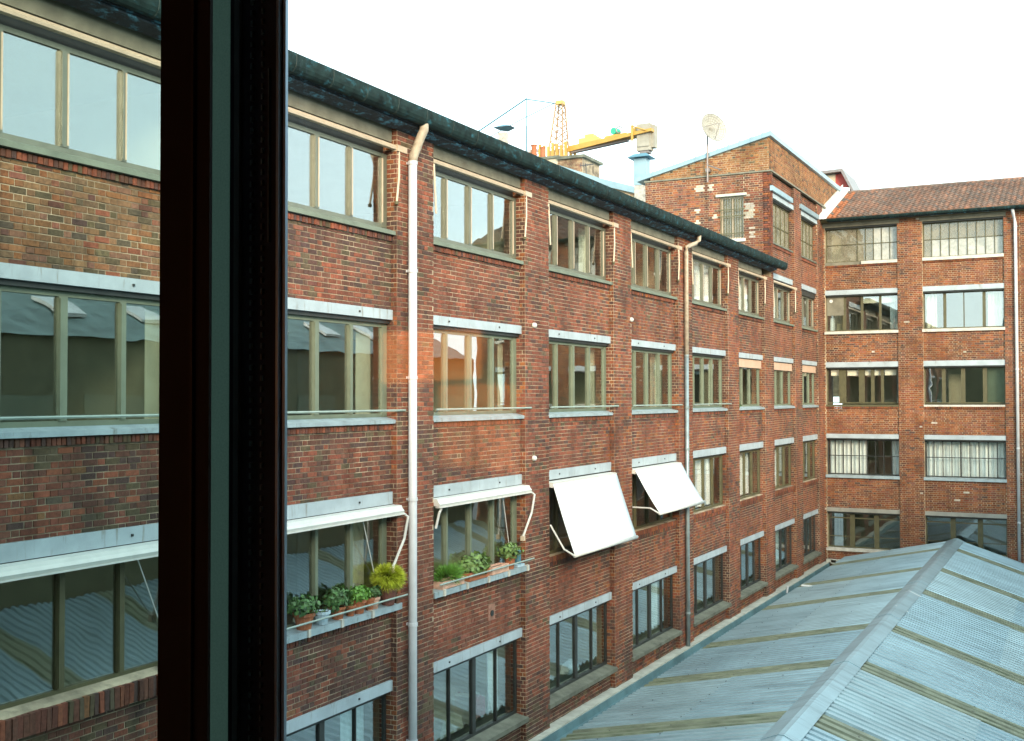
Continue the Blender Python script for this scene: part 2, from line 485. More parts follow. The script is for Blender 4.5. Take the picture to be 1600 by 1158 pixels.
WHITE_SPOTS = [(-2.75, -2.45, 7.78, 8.0), (-2.3, -2.05, 7.8, 8.0), (-2.85, -2.6, 6.95, 7.1), (-2.85, -2.55, 6.55, 6.85),
               (-2.9, -2.3, 6.1, 6.4), (-0.78, -0.5, 6.6, 7.15), (-0.75, -0.45, 5.9, 6.25), (-0.85, -0.7, 7.4, 7.55), (-2.05, -1.9, 6.7, 6.9)]

class Bricks:
    """courses of Flemish bond on a vertical plane, each brick a box proud of the mortar"""
    def __init__(s): s.l = []
    def lay(s, P0, U, N, u0, u1, z0, z1, tone, dx=0.008, clip=None):
        P0, U, N = Vector(P0), Vector(U), Vector(N)
        k0 = int(math.floor((z0 + 20) / CH)); k1 = int(math.ceil((z1 + 20) / CH))
        per = 0.349
        for k in range(k0, k1):
            za, zb = k * CH - 20 + 0.006, (k + 1) * CH - 20 - 0.006
            za, zb = max(za, z0 + 0.004), min(zb, z1 - 0.004)
            if zb - za < 0.025: continue
            u = (math.floor(u0 / per) - 1) * per + (0.1745 if k % 2 else 0) + 0.02 * n2(k * 3.1, 0.3, 2)
            i = 0
            while u < u1:
                for wd in (0.222, 0.103):
                    a, b = max(u + random.uniform(-.004, .004), u0 + 0.004), min(u + wd + random.uniform(-.004, .004), u1 - 0.004)
                    if b - a > 0.03:
                        if clip is None or clip((a + b) / 2, zb):
                            s.l.append((P0, U, N, a, b, za, zb, dx + random.uniform(-0.004, 0.005), tone((a + b) / 2, za)))
                    u += wd + 0.012
    def rowlock(s, P0, U, N, u0, u1, z0, z1, tone, dx=0.05, w=0.072):
        P0, U, N = Vector(P0), Vector(U), Vector(N)
        u = u0 + 0.004
        while u + w * 0.5 < u1:
            s.l.append((P0, U, N, u, min(u + w - 0.01, u1 - .003), z0 + random.uniform(0, .008), z1 - random.uniform(0, .006), dx + random.uniform(-0.008, 0.006), tone(u, z0)))
            u += w
    def corners(s, b):
        P0, U, N, a, c, z0, z1, d, t = b
        Z = Vector((0, 0, 1))
        j = lambda: random.uniform(-.0025, .0025)
        ba = [P0 + U * a + Z * z0, P0 + U * c + Z * z0, P0 + U * c + Z * z1, P0 + U * a + Z * z1]
        fr = [p + N * (d + j()) + U * (e * 0.003) + Z * (f * 0.003) for p, e, f in zip(ba, (1, -1, -1, 1), (1, 1, -1, -1))]
        return ba, fr
    def build(s, name, parent, items=None, **kw):
        g = org(parent)
        items = s.l if items is None else items
        V = np.empty((len(items) * 8, 3), dtype=np.float32)
        for i, b in enumerate(items):
            ba, fr = s.corners(b)
            for k in range(4):
                V[i * 8 + k] = ba[k] - g
                V[i * 8 + 4 + k] = fr[k] - g
        F = []
        for i in range(len(items)):
            o = i * 8
            # winding depends on handedness of (U, Z, N)
            P0, U, N = items[i][:3]
            ff = [(4, 5, 6, 7), (0, 1, 5, 4), (1, 2, 6, 5), (2, 3, 7, 6), (3, 0, 4, 7)]
            if U.cross(Vector((0, 0, 1))).dot(N) < 0:
                ff = [f[::-1] for f in ff]
            F += [tuple(o + q for q in f) for f in ff]
        me = bpy.data.meshes.new(name)
        me.from_pydata(V.tolist(), [], F)
        at = me.attributes.new('tone', 'FLOAT_COLOR', 'FACE')
        T = np.ones((len(items), 4), dtype=np.float32)
        T[:, :3] = [b[8] for b in items]
        at.data.foreach_set('color', np.repeat(T, 5, axis=0).ravel())
        me.materials.append(M['brick'])
        me.update()
        o = bpy.data.objects.new(name, me)
        col.objects.link(o)
        o.parent = parent
        ORG[o.name] = g.copy()
        return tag(o, **kw)

def project(p):
    d = Vector(p) - CAM
    z = d.dot(fwd)
    if z <= 0.1: return None
    return 800 + 1782.74 * d.dot(r_) / z, 579 - 1782.74 * d.dot(u_) / z

def brick_objects(bl, parent, n=300):
    """the n bricks that show largest become objects of their own; returns the rest"""
    sc_ = []
    for i, b in enumerate(bl.l):
        P0, U, N, a, c, z0, z1, d, t = b
        if N.x < 0.5: continue
        q = [project(P0 + U * u + Vector((0, 0, z))) for u, z in ((a, z0), (c, z0), (c, z1), (a, z1))]
        if any(x is None for x in q): continue
        cx = sum(x[0] for x in q) / 4; cy = sum(x[1] for x in q) / 4
        if not (0 < cx < 1600 and 0 < cy < 1158) or 240 < cx < 452: continue
        ar = abs(sum(q[k][0] * q[(k + 1) % 4][1] - q[(k + 1) % 4][0] * q[k][1] for k in range(4))) / 2
        sc_.append((ar, i))
    sc_.sort(reverse=True)
    chosen = set(i for _, i in sc_[:n])
    var = {}
    for i in chosen:
        P0, U, N, a, c, z0, z1, d, t = bl.l[i]
        # variants share their mesh: nearest of the stored tones
        key = tuple(round(x / 0.03) for x in t) + (random.randrange(2),)
        if key not in var:
            me = bpy.data.meshes.new('brick')
            e = 0.012
            jx = [random.uniform(0.9, 1.08) for _ in range(4)]
            vs = [(0, -.5, -.5), (0, .5, -.5), (0, .5, .5), (0, -.5, .5),
                  (jx[0], -.5 + e, -.5 + 3 * e), (jx[1], .5 - e, -.5 + 3 * e), (jx[2], .5 - e, .5 - 3 * e), (jx[3], -.5 + e, .5 - 3 * e)]
            me.from_pydata(vs, [], [(4, 5, 6, 7), (0, 1, 5, 4), (1, 2, 6, 5), (2, 3, 7, 6), (3, 0, 4, 7), (0, 3, 2, 1)])
            at = me.attributes.new('tone', 'FLOAT_COLOR', 'FACE')
            at.data.foreach_set('color', np.tile(np.array((*t, 1), dtype=np.float32), 6))
            me.materials.append(M['brick'])
            me.update()
            var[key] = me
        o = bpy.data.objects.new('brick', var[key])
        col.objects.link(o)
        ctr = P0 + U * ((a + c) / 2) + Vector((0, 0, (z0 + z1) / 2)) + N * 0.001
        o.parent = parent
        o.location = ctr - org(parent)
        o.scale = (max(0.005, d), c - a, z1 - z0)
    return [b for i, b in enumerate(bl.l) if i not in chosen]

EX, EY = Vector((1, 0, 0)), Vector((0, 1, 0))

# ------------------------------------------------------------ levels and bays
LT = [4.633, 1.505, -1.6025, -4.80]         # top of each lintel, storey 0..3 (storey 0 = upper one of the long wing)
LB = [4.43, 1.335, -1.81, -4.98]
SB = [2.78, -0.45, -3.62, -6.71]            # underside of each sill
WT = [4.20, 1.27, -1.86, -5.02]             # window head
WB = [2.92, -0.33, -3.48, -6.58]            # window foot
BAYS = [(7.85, 11.55), (12.80, 16.46), (17.66, 21.37), (22.52, 26.28), (27.48, 31.18), (32.42, 36.08), (37.32, 40.67), (41.93, 45.30), (46.45, 49.55)]
PX = 0.12                                    # pier projection
YB = 41.65                                   # corner block starts
YW = 50.594                                  # end wing facade

# ------------------------------------------------------------ ground
g = MB().box(-300, 300, -200, 500, -13.2, -13.0)
g.build('ground', 'ground', None, kind='structure')

def frame_mb(y0, y1, z0, z1, muls, border=0.07, x0=-0.155, x1=-0.095, trans=(), mw=None):
    m = MB()
    m.box(x0, x1, y0, y0 + border, z0, z1); m.box(x0, x1, y1 - border, y1, z0, z1)
    m.box(x0, x1, y0 + border, y1 - border, z0, z0 + border); m.box(x0, x1, y0 + border, y1 - border, z1 - border, z1)
    for (ym, wd) in muls:
        m.box(x0 + .003, x1 + 0.012, ym - wd / 2, ym + wd / 2, z0 + border, z1 - border)
    for (zt, wd) in trans:
        m.box(x0 + .006, x1 - 0.004, y0 + border, y1 - border, zt - wd / 2, zt + wd / 2)
    return m

def panes(parent, edges, z0, z1, m, x=-0.125, tilt=None):
    for i in range(len(edges) - 1):
        a, b = edges[i], edges[i + 1]
        if b - a < 0.04: continue
        MB().box(x - .003, x + .003, a, b, z0, z1).build('pane', m, parent)

def wavy(y0, y1, z0, z1, x, amp=0.03, wl=0.16, ph=0.0, n=None):
    m = MB()
    n = n or max(12, int((y1 - y0) / wl * 8))
    vs = []; fs = []
    for i in range(n + 1):
        y = y0 + (y1 - y0) * i / n
        for z, k in ((z0, 1.15), (z1, 0.8)):
            dx = amp * k * (math.sin(2 * math.pi * (y / wl) + ph) + 0.5 * math.sin(2 * math.pi * y / (wl * 2.7) + 1.3))
            vs.append((x + dx, y, z))
    for i in range(n):
        fs.append((2 * i, 2 * i + 2, 2 * i + 3, 2 * i + 1))
    return m.poly(vs, fs)

# ------------------------------------------------------------ long wing and corner block share one facade builder
long_wing = empty('brick_building', (0, 24, -13), 'long red brick wing with five bays of ribbon windows running away at left', 'building')
block = empty('brick_building', (0, 46, -13), 'taller brick corner block with sloping zinc roof edge behind the long eave', 'building')
bk = {long_wing.name: Bricks(), block.name: Bricks()}
bw = {long_wing.name: MB(), block.name: MB()}

def wallrect(o, y0, y1, z0, z1, x=0.0, tone=tone_A):
    bw[o.name].box(x - 0.30, x, y0, y1, z0, z1)
    bk[o.name].lay((x, 0, 0), EY, EX, y0, y1, z0, z1, tone)

ZB = -9.6
# pier stretches
piers = [(6.6, 7.85)] + [(BAYS[i][1], BAYS[i + 1][0]) for i in range(len(BAYS) - 1)] + [(BAYS[-1][1], YW)]
for i, (a, b) in enumerate(piers):
    split = i == 7                                # the pier where the corner block begins
    o = block if i >= 8 else long_wing
    ztop = 4.66 if i < 7 else 8.3
    if i < 7:
        wallrect(o, a, b, ZB, 4.68, PX)
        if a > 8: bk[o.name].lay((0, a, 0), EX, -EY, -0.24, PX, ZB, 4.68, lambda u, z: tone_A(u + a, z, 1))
    elif i == 7:
        wallrect(block, a, YB, ZB, 4.40, PX)
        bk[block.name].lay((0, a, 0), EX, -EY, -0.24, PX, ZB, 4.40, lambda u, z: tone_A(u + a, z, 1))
        wallrect(block, YB, b, ZB, 8.3, PX)
    else:
        wallrect(block, a, b, ZB, 8.3, PX if i < 9 else 0.10)
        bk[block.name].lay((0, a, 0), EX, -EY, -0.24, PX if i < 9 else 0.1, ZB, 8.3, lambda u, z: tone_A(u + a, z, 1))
# spandrels
for i, (a, b) in enumerate(BAYS):
    o = block if i >= 7 else long_wing
    for s in range(3):
        wallrect(o, a, b, LT[s + 1] - (0.0 if s < 3 else 0), SB[s] - 0.10, 0.0)
        bk[o.name].rowlock((0, 0, 0), EY, EX, a, b, SB[s] - 0.10, SB[s], lambda u, z: tone_A(u, z - 3), 0.045)
        bw[o.name].box(-0.3, 0.006, a, b, SB[s] - 0.10, SB[s])
    wallrect(o, a, b, ZB, SB[3] - 0.0, 0.0)
    if i >= 7:
        wallrect(o, a, b, LT[0], 5.62, 0.0)
        bk[o.name].rowlock((0, 0, 0), EY, EX, a, b, 5.60, 5.72, lambda u, z: tone_A(u, z), 0.05)
        bw[o.name].box(-0.3, 0.006, a, b, 5.60, 5.72)
        wallrect(o, a, b, 7.60, 8.3, 0.0)
# band above the upper storey of the block (set back, sandy brick)
LEDGE = 8.33
bw[block.name].box(-0.35, 0.05, YB + 0.09, 54.9, LEDGE, 9.60)
bk[block.name].lay((0.05, 0, 0), EY, EX, YB + 0.05, 54.9, LEDGE + .06, 9.60, tone_top, clip=lambda u, z: u < 51.6 or z > 8.05 + (u - 50.4) * .39)
# side wall of the block, facing the camera: x from -4.75 to PX
XL = -4.78
sx0, sx1, sz0, sz1 = -1.80, -0.90, 5.92, 7.52      # barred window
def side(x0, x1, z0, z1, y=YB, tone=tone_side, clip=None):
    bw[block.name].box(x0, x1, y, y + 0.3, z0, z1)
    bk[block.name].lay((0, y, 0), EX, -EY, x0, x1, z0, z1, tone, clip=clip)
side(XL, sx0, 4.7, LEDGE); side(sx1, PX, 4.7, LEDGE); side(sx0, sx1, 4.7, sz0); side(sx0, sx1, sz1, LEDGE)
# gable strip above the ledge with sloping top
ztop = lambda x: 8.50 + (x + 4.6) * (9.62 - 8.50) / 4.6
bw[block.name].prism([(-4.6, LEDGE), (0.05, LEDGE), (0.05, ztop(0)), (-4.6, ztop(-4.6))], 1, YB + 0.06, YB + 0.36)
bk[block.name].lay((0, YB + 0.06, 0), EX, -EY, -4.6, 0.05, LEDGE + .06, 9.6, tone_top, clip=lambda u, z: z < ztop(u) - 0.01)
lm = MB().box(XL - .03, PX + .05, YB - 0.06, YB + 0.3, LEDGE, LEDGE + 0.055).box(-0.2, PX + 0.05, YB + 0.3, 54.0, LEDGE, LEDGE + 0.055)
lm.build('ledge_course', 'concrete', block)
zc = MB()
zc.hexa([(-5.1, YB - .10, ztop(-5.1)), (0.16, YB - .10, ztop(0.1)), (0.16, YB + 13, ztop(0.1)), (-5.1, YB + 13, ztop(-5.1))],
        [(-5.1, YB - .10, ztop(-5.1) + .16), (0.16, YB - .10, ztop(0.1) + .17), (0.16, YB + 13, ztop(0.1) + .17), (-5.1, YB + 13, ztop(-5.1) + .16)])
zc.build('roof', 'zinc', block)
sm = MB()
for k in range(12):
    x = -4.9 + k * 0.43
    sm.hexa([(x, YB - .115, ztop(x) + .0), (x + .03, YB - .115, ztop(x) + .0), (x + .03, YB + 13, ztop(x) + .16), (x, YB + 13, ztop(x) + .16)],
            [(x, YB - .115, ztop(x) + .20), (x + .03, YB - .115, ztop(x) + .20), (x + .03, YB + 13, ztop(x) + .20), (x, YB + 13, ztop(x) + .20)])
sm.build_each('roof_seam', 'zinc', block)
# rest of block body
MB().box(XL, -0.35, 52.0, 54.8, -12.9, 8.4).build('rear_wall', 'mortar', block)
MB().box(-4.82, -4.5, YB + .3, 54.8, -12.9, 8.45).build('rear_wall', 'mortar', block)
# flashings where the tiled roof meets the block
fl = MB()
fl.hexa([(0.06, 50.0, 7.78), (0.09, 50.0, 7.78), (0.09, 55.3, 9.85), (0.06, 55.3, 9.85)],
        [(0.06, 50.0, 8.08), (0.09, 50.0, 8.08), (0.09, 55.3, 10.10), (0.06, 55.3, 10.10)])
fl.build('flashing', 'ledge', block)
fl = MB()
fl.hexa([(0.09, 49.95, 7.70), (0.40, 49.95, 7.70), (0.40, 55.3, 9.77), (0.09, 55.3, 9.77)],
        [(0.09, 49.95, 7.90), (0.40, 49.95, 7.86), (0.40, 55.3, 9.92), (0.09, 55.3, 9.97)])
fl.build('flashing', 'flash', block)

# --- windows of the facade
ORD = ['nearest', 'second', 'third', 'fourth', 'fifth', 'sixth', 'seventh', 'eighth', 'ninth']
STY = ['upper row', 'second row', 'third row', 'lowest row']
def bays_window(i, s):
    a, b = BAYS[i]
    o = block if i >= 7 else long_wing
    z0, z1 = WB[s], WT[s]
    if s == 3:
        ym = (a + b) / 2
        m = frame_mb(a, b, z0, z1, [(ym, 0.13), (ym - (b - a) / 4, 0.025), (ym + (b - a) / 4, 0.025)], 0.06)
        f = m.build('window', 'frame_dark', o)
        q = (b - a) / 4
        panes(f, [a + .05, a + q, a + 2 * q, a + 3 * q, b - .05], z0 + .05, z1 - .05, 'pane_low')
        return
    if i == 8:
        ml = [(a + (b - a) * t, 0.10) for t in (0.36, 0.68)]
    elif s == 1 and i >= 6:
        ml = [(a + (b - a) * t, 0.09) for t in (0.33, 0.62)]
    else:
        ml = [(b - 1.06, 0.10 if s else 0.085), (b - 1.99, 0.125 if s < 2 else 0.10), (b - 2.90, 0.09)]
    mt = {0: 'frame', 1: 'frame_green', 2: 'frame_brown'}[s]
    if s == 2 and 0 < i < 3: mt = 'frame_green'
    m = frame_mb(a, b, z0, z1, ml, 0.065)
    m.box(-0.152, -0.085, b - 0.15, b - 0.005, z0 + .003, z1 - .003)
    # slender outer lip that catches light beside each mullion
    for (y, wd) in ml:
        m.box(-0.083, -0.065, y - wd / 2 + .005, y - wd / 2 + .03, z0 + .085, z1 - .085)
    f = m.build('window', mt, o)
    ed = sorted([a + .06, b - .14] + [y for y, _ in ml])
    panes(f, ed, z0 + .07, z1 - .07, 'pane_clear' if (s == 2 and i >= 5) or (s == 0 and i >= 5) else 'pane')
    if s == 0:
        # narrow glazing beads in pale metal
        mb = MB()
        for (y, wd) in ml + [(b - .15, .05)]:
            mb.box(-0.092, -0.075, y + wd / 2 - .028, y + wd / 2 - .006, z0 + .09, z1 - .09)
        mb.build_each('glazing_bead', 'cream_metal', f)

for i, (a, b) in enumerate(BAYS):
    o = block if i >= 7 else long_wing
    for s in range(4):
        bays_window(i, s)
        # lintel
        if s == 0 and i < 7:
            MB().box(-0.24, 0.02, a, b, 4.40, 4.68).build('lintel', 'concrete', o)
            MB().box(-0.30, -0.16, a, b, 4.20, 4.40).build('head_board', 'frame_dark', o)  # near-black colour also paints in the shadow between awning and glass
        else:
            MB().box(-0.30, 0.045, a, b - 0.02, LB[s], LT[s]).build('lintel', 'lintel', o)
            bo = MB()
            for t in (0.18, 0.72):
                bo.box(0.045, 0.062, a + (b - a) * t, a + (b - a) * t + .03, (LB[s] + LT[s]) / 2 - .015, (LB[s] + LT[s]) / 2 + .015)
            if i < 5: bo.build_each('lintel_bolt', 'frame_dark', o)
            MB().box(-0.30, -0.02, a, b, WT[s], LB[s]).build('head_board', 'frame_dark', o)
        # sill
        zt, zb = WB[s], SB[s]
        if s == 3:
            MB().prism([(-0.3, zb - .02), (0.18, zb - .02), (0.18, zb + .07), (-0.095, zt + .0), (-0.3, zt)], 1, a - .1, b + .02).build('sill', 'sill_dark', o)
        elif s == 2 and i == 0:
            bk[o.name].rowlock((0.0, 0, 0), EY, EX, a, b + .08, zb - .16, zt - .03, lambda u, z: jit(pick(DARK + RED)), 0.13, 0.078)
            MB().prism([(-0.3, zb - .16), (0.09, zb - .16), (0.09, zt - .05), (0.04, zt - .01), (-0.10, zt + .02), (-0.3, zt + .03)], 1, a, b + .08).build('sill', 'mortar', o)
        elif s == 2 and i >= 3:
            sb = Bricks()
            bk[o.name].rowlock((0.0, 0, 0), EY, EX, a, b, zb, zt - .02, lambda u, z: jit(pick(RED + ORANGE)), 0.07, 0.08)
            MB().box(-0.3, 0.02, a, b, zb, zt).build('sill', 'mortar', o)
        else:
            mt = {0: 'sill_olive', 1: 'sill', 2: 'sill'}[s]
            MB().prism([(-0.3, zb + .01), (0.10 + (.05 if s == 2 else 0), zb + .01), (0.10 + (.05 if s == 2 else 0), zb + .075 + (.04 if s == 2 else 0)), (-0.095, zt), (-0.3, zt)], 1, a, b + .12).build('sill', mt, o)
    # upper window of the block
    if i >= 7:
        z0, z1 = 5.78, 7.35
        ml = [(a + (b - a) * t, 0.035) for t in (0.2, 0.4, 0.6, 0.8)]
        f = frame_mb(a, b, z0, z1, ml, 0.05, trans=[(6.5, 0.035)]).build('window', 'frame_brown', o)
        panes(f, [a + .04] + [y for y, _ in ml] + [b - .04], z0 + .04, z1 - .04, 'pane_dusty')
        MB().box(-0.30, 0.10, a - .05, b, 7.42, 7.60).build('lintel', 'lintel', o)
        MB().box(-0.30, -0.02, a, b, 7.35, 7.42).build('head_board', 'frame_dark', o)
        MB().box(-0.3, 0.08, a, b, 5.72, 5.78).build('sill', 'sill_dark', o)
        MB().box(0.10, 0.2, a - .3, b - (.5 if i == 7 else 0), 7.62, 7.80).build('hood', 'zinc', o)
# inner fitments behind the long facade
for o, y0, y1 in ((long_wing, 4, YB - .1), (block, YB + .1, 52)):
    for k, z in enumerate((8.2, 4.72, 1.6, -1.55, -4.72, -7.9)):
        if k == 0 and o is long_wing: continue
        MB().box(-6.5 if o is long_wing else -4.5, -0.31, y0, y1, z - .25, z).build('floor_slab', 'room', o)
    MB().box(-6.7 if o is long_wing else -4.75, -6.5 if o is long_wing else -4.5, y0, y1, -12.9, 4.7 if o is long_wing else 8).build('rear_wall', 'room', o)
    for y in ((11.9, 22.1, 31.8) if o is long_wing else (45.8,)):
        MB().box(-6.4 if o is long_wing else -4.4, -0.31, y, y + .15, -12.8, 4.3).build('partition', 'room', o)
MB().box(-6.6, 0, 3.9, 4.1, -12.9, 4.6).build('gable_wall', 'mortar', long_wing)
# roof of the long wing and its eave
rf = MB().prism([(0.40, 4.93), (-6.0, 6.5), (-12, 4.9), (-12, 4.7), (0.3, 4.82)], 1, 4, YB - .02)
rf.build('roof', 'zinc', long_wing)
MB().box(0.0, 0.40, 4, YB - .1, 4.70, 4.76).build('soffit', 'soffit', long_wing)
MB().prism([(0.13, 4.69), (0.36, 4.69), (0.36, 4.66), (0.13, 4.60)], 1, 4, YB - .1).build('soffit_board', 'soffit', long_wing)
gm = MB()
prof = [(0.46 + 0.12 * math.cos(t), 4.86 + 0.16 * math.sin(t)) for t in [math.pi + k * math.pi / 8 for k in range(9)]] + [(0.58, 4.97), (0.34, 4.97)]
gm.prism(prof, 1, 4, 42.25)
gm.build('gutter', 'gutter', long_wing, smooth=False)
y = 5.0
while y < 42.2:
    bm_ = MB()
    pr = [(0.46 + 0.128 * math.cos(t), 4.86 + 0.168 * math.sin(t)) for t in [math.pi + k * math.pi / 6 for k in range(7)]]
    bm_.tube([(p[0], y, p[1]) for p in pr] + [(0.585, y, 4.98)], 0.004, 4)
    bm_.build('gutter_bracket', 'bracket', long_wing)
    y += 0.9
# trough ledge at the foot of the facade
MB().box(0.0, 0.30, 4, YW - .1, -7.45, -7.15).build('foot_ledge', 'ledge', long_wing)

# railings of the second row
for i in range(0, 6):
    a, b = BAYS[i]
    m = MB().tube([(0.15, a + .05, -0.215), (0.15, b + .22, -0.215)], 0.02, 6)
    m.tube([(0.15, a + .15, -0.215), (-0.03, a + .15, -0.36)], 0.01, 5).tube([(0.15, b + .21, -0.215), (0.1, b + .21, -0.215)], 0.012, 5)
    m.build('railing', 'rail', long_wing)
for i in (1, 2):
    a, b = BAYS[i]
    m = MB().tube([(0.245, a + .02, -3.36), (0.245, b + .14, -3.36)], 0.016, 6)
    m.build('railing', 'rail', long_wing)
    m = MB()
    y = a + .3
    while y < b:
        m.prism([(0.15, -3.61), (0.175, -3.61), (0.175, -3.49), (0.08, -3.48)], 1, y, y + .06); y += 0.85
    m.build_each('sill_bracket', 'sill_white', long_wing)
# blind panels standing inside the second row, right end of each bay
for i, wd in ((0, .3), (1, .42), (2, .22), (3, .38), (4, .95), (5, .5)):
    a, b = BAYS[i]
    wavy(b - .12 - wd, b - .1, WB[1] + .05, WT[1] - .06, -0.36, 0.004, 0.3).build('blind_panel', 'blind', long_wing)
# peach blind boxes
for i in (6, 7, 8):
    a, b = BAYS[i]
    MB().box(-0.08, -0.01, a, b - .03, 1.02, 1.30).build('blind_box', 'blind_peach', block if i > 6 else long_wing)
# round plaster bosses on the piers
for (yy, zz, i) in ((21.75, 1.53, 0), (21.73, -1.29, 0), (27.42, 1.99, 0)):
    MB().lathe((0.14, yy, zz - .05), [(0.0, 0), (0.05, .01), (0.07, .05), (0.05, .1), (0.0, .11)], 10).build('insulator', 'white_paint', long_wing, smooth=True)
# vent hole with patched surround under the third bay
MB().box(0.0, 0.016, 19.93, 20.2, -4.42, -4.10).build('vent_surround', 'vent_patch', long_wing)
MB().tube([(0.02, 20.06, -4.28), (0.034, 20.06, -4.28)], 0.06, 12).build('vent_hole', 'frame_dark', long_wing)

# wall meshes and bricks
bw[long_wing.name].build('wall', 'mortar', long_wing)
bw[block.name].build('wall', 'mortar_pale', block)
rest = brick_objects(bk[long_wing.name], long_wing, 300)
bk[long_wing.name].build('brickwork', long_wing, rest, kind='stuff')
bk[block.name].build('brickwork', block, kind='stuff')

# barred window in the block's side wall
f = MB()
y = YB + .12
f.box(sx0, sx0 + .07, y, y + .06, sz0, sz1).box(sx1 - .07, sx1, y, y + .06, sz0, sz1).box(sx0 + .07, sx1 - .07, y, y + .06, sz0, sz0 + .07).box(sx0 + .07, sx1 - .07, y, y + .06, sz1 - .07, sz1)
f.box(-1.37, -1.33, y, y + .05, sz0 + .07, sz1 - .07)
fw = f.build('window', 'cream_metal', block)
MB().box(sx0 + .05, sx1 - .05, y + .03, y + .036, sz0 + .05, sz1 - .05).build('pane', 'pane_dusty', fw)
bm = MB()
for k in range(9):
    x = sx0 + .06 + k * (sx1 - sx0 - .12) / 8
    bm.tube([(x, YB - .06, sz0 - .02), (x, YB - .06, sz1 - .02)], 0.013, 5)
for z in (6.1, 6.75, 7.0):
    bm.box(sx0 - .08, sx1 + .05, YB - .075, YB - .045, z, z + .035)
bm.build('window_bars', 'frame_brown', block)
MB().box(sx0 - .14, sx1 + .14, YB - .10, YB + .1, sz1, sz1 + .09).build('lintel', 'ledge', block)
MB().box(sx0 - .05, sx1 + .08, YB - .07, YB + .1, sz0 - .12, sz0).build('sill', 'sill_white', block)

# ------------------------------------------------------------ end wing
endw = empty('brick_building', (6, YW, -13), 'brick end wing with clay tiled roof facing across the yard at right', 'building')
eb = Bricks(); ew = MB()
EWX = [(0.20, 3.24), (4.25, 7.41), (8.75, 11.8), (12.8, 15.9)]
ESB = [5.72, 2.72, -0.42, -3.50, -6.66]
ELT = [7.56, 4.633, 1.505, -1.6025, -4.80]
ELB = [7.38, 4.43, 1.28, -1.79, -4.97]
def ewall(x0, x1, z0, z1, y=YW):
    ew.box(x0, x1, y, y + .3, z0, z1)
    eb.lay((0, y, 0), EX, -EY, x0, x1, z0, z1, tone_B)
ew.box(-0.1, 0.20, YW - .04, YW + .26, ZB, 7.5); eb.lay((0, YW - .04, 0), EX, -EY, -0.1, 0.20, ZB, 7.5, tone_B)
for (a, b) in ((3.24, 4.25), (7.41, 8.0)):
    ewall(a, b, ZB, 7.56, YW - .06)
ewall(8.0, 8.75, ZB, 7.56, YW - .0)
ewall(11.8, 12.8, ZB, 7.56, YW); ewall(15.9, 17, ZB, 7.56, YW)
for i, (a, b) in enumerate(EWX):
    for s in range(4):
        ewall(a, b, ELT[s + 1], ESB[s] - (0.09 if s == 2 else 0))
        if s in (0, 2):
            zz = ESB[s]
            eb.rowlock((0, YW, 0), EX, -EY, a, b, zz - .09, zz, tone_B, 0.05)
    ewall(a, b, ZB, ESB[4])
ew.build('wall', 'mortar_pale', endw)
eb.build('brickwork', endw, kind='stuff')
def ewindow(i, s, cols, mt, pm, bar=0.03, trans=(), wide=None, z0=None, z1=None):
    a, b = EWX[i]
    z0 = z0 or ESB[s] + .13; z1 = z1 or ELB[s] - .05
    yf = YW + .20
    m = MB()
    bd = 0.05
    m.box(a, a + bd, yf, yf + .06, z0, z1).box(b - bd, b, yf, yf + .06, z0, z1)
    m.box(a + bd, b - bd, yf, yf + .06, z0, z0 + bd).box(a + bd, b - bd, yf, yf + .06, z1 - bd, z1)
    for (x, wd) in cols:
        m.box(x - wd / 2, x + wd / 2, yf - .012, yf + .055, z0 + bd, z1 - bd)
    for (z, wd) in trans:
        m.box(a + bd, b - bd, yf - .005, yf + .045, z - wd / 2, z + wd / 2)
    f = m.build('window', mt, endw)
    xs = [a + .04] + [x for x, _ in cols] + [b - .04]
    zs = [z0 + .04] + ([z for z, _ in trans] if len(trans) == 1 else []) + [z1 - .04]
    for k in range(len(xs) - 1):
        for j in range(len(zs) - 1):
            p = pm(k, j) if callable(pm) else pm
            if p: MB().box(xs[k], xs[k + 1], yf + .027, yf + .033, zs[j], zs[j + 1]).build('pane', p, f)
    return f
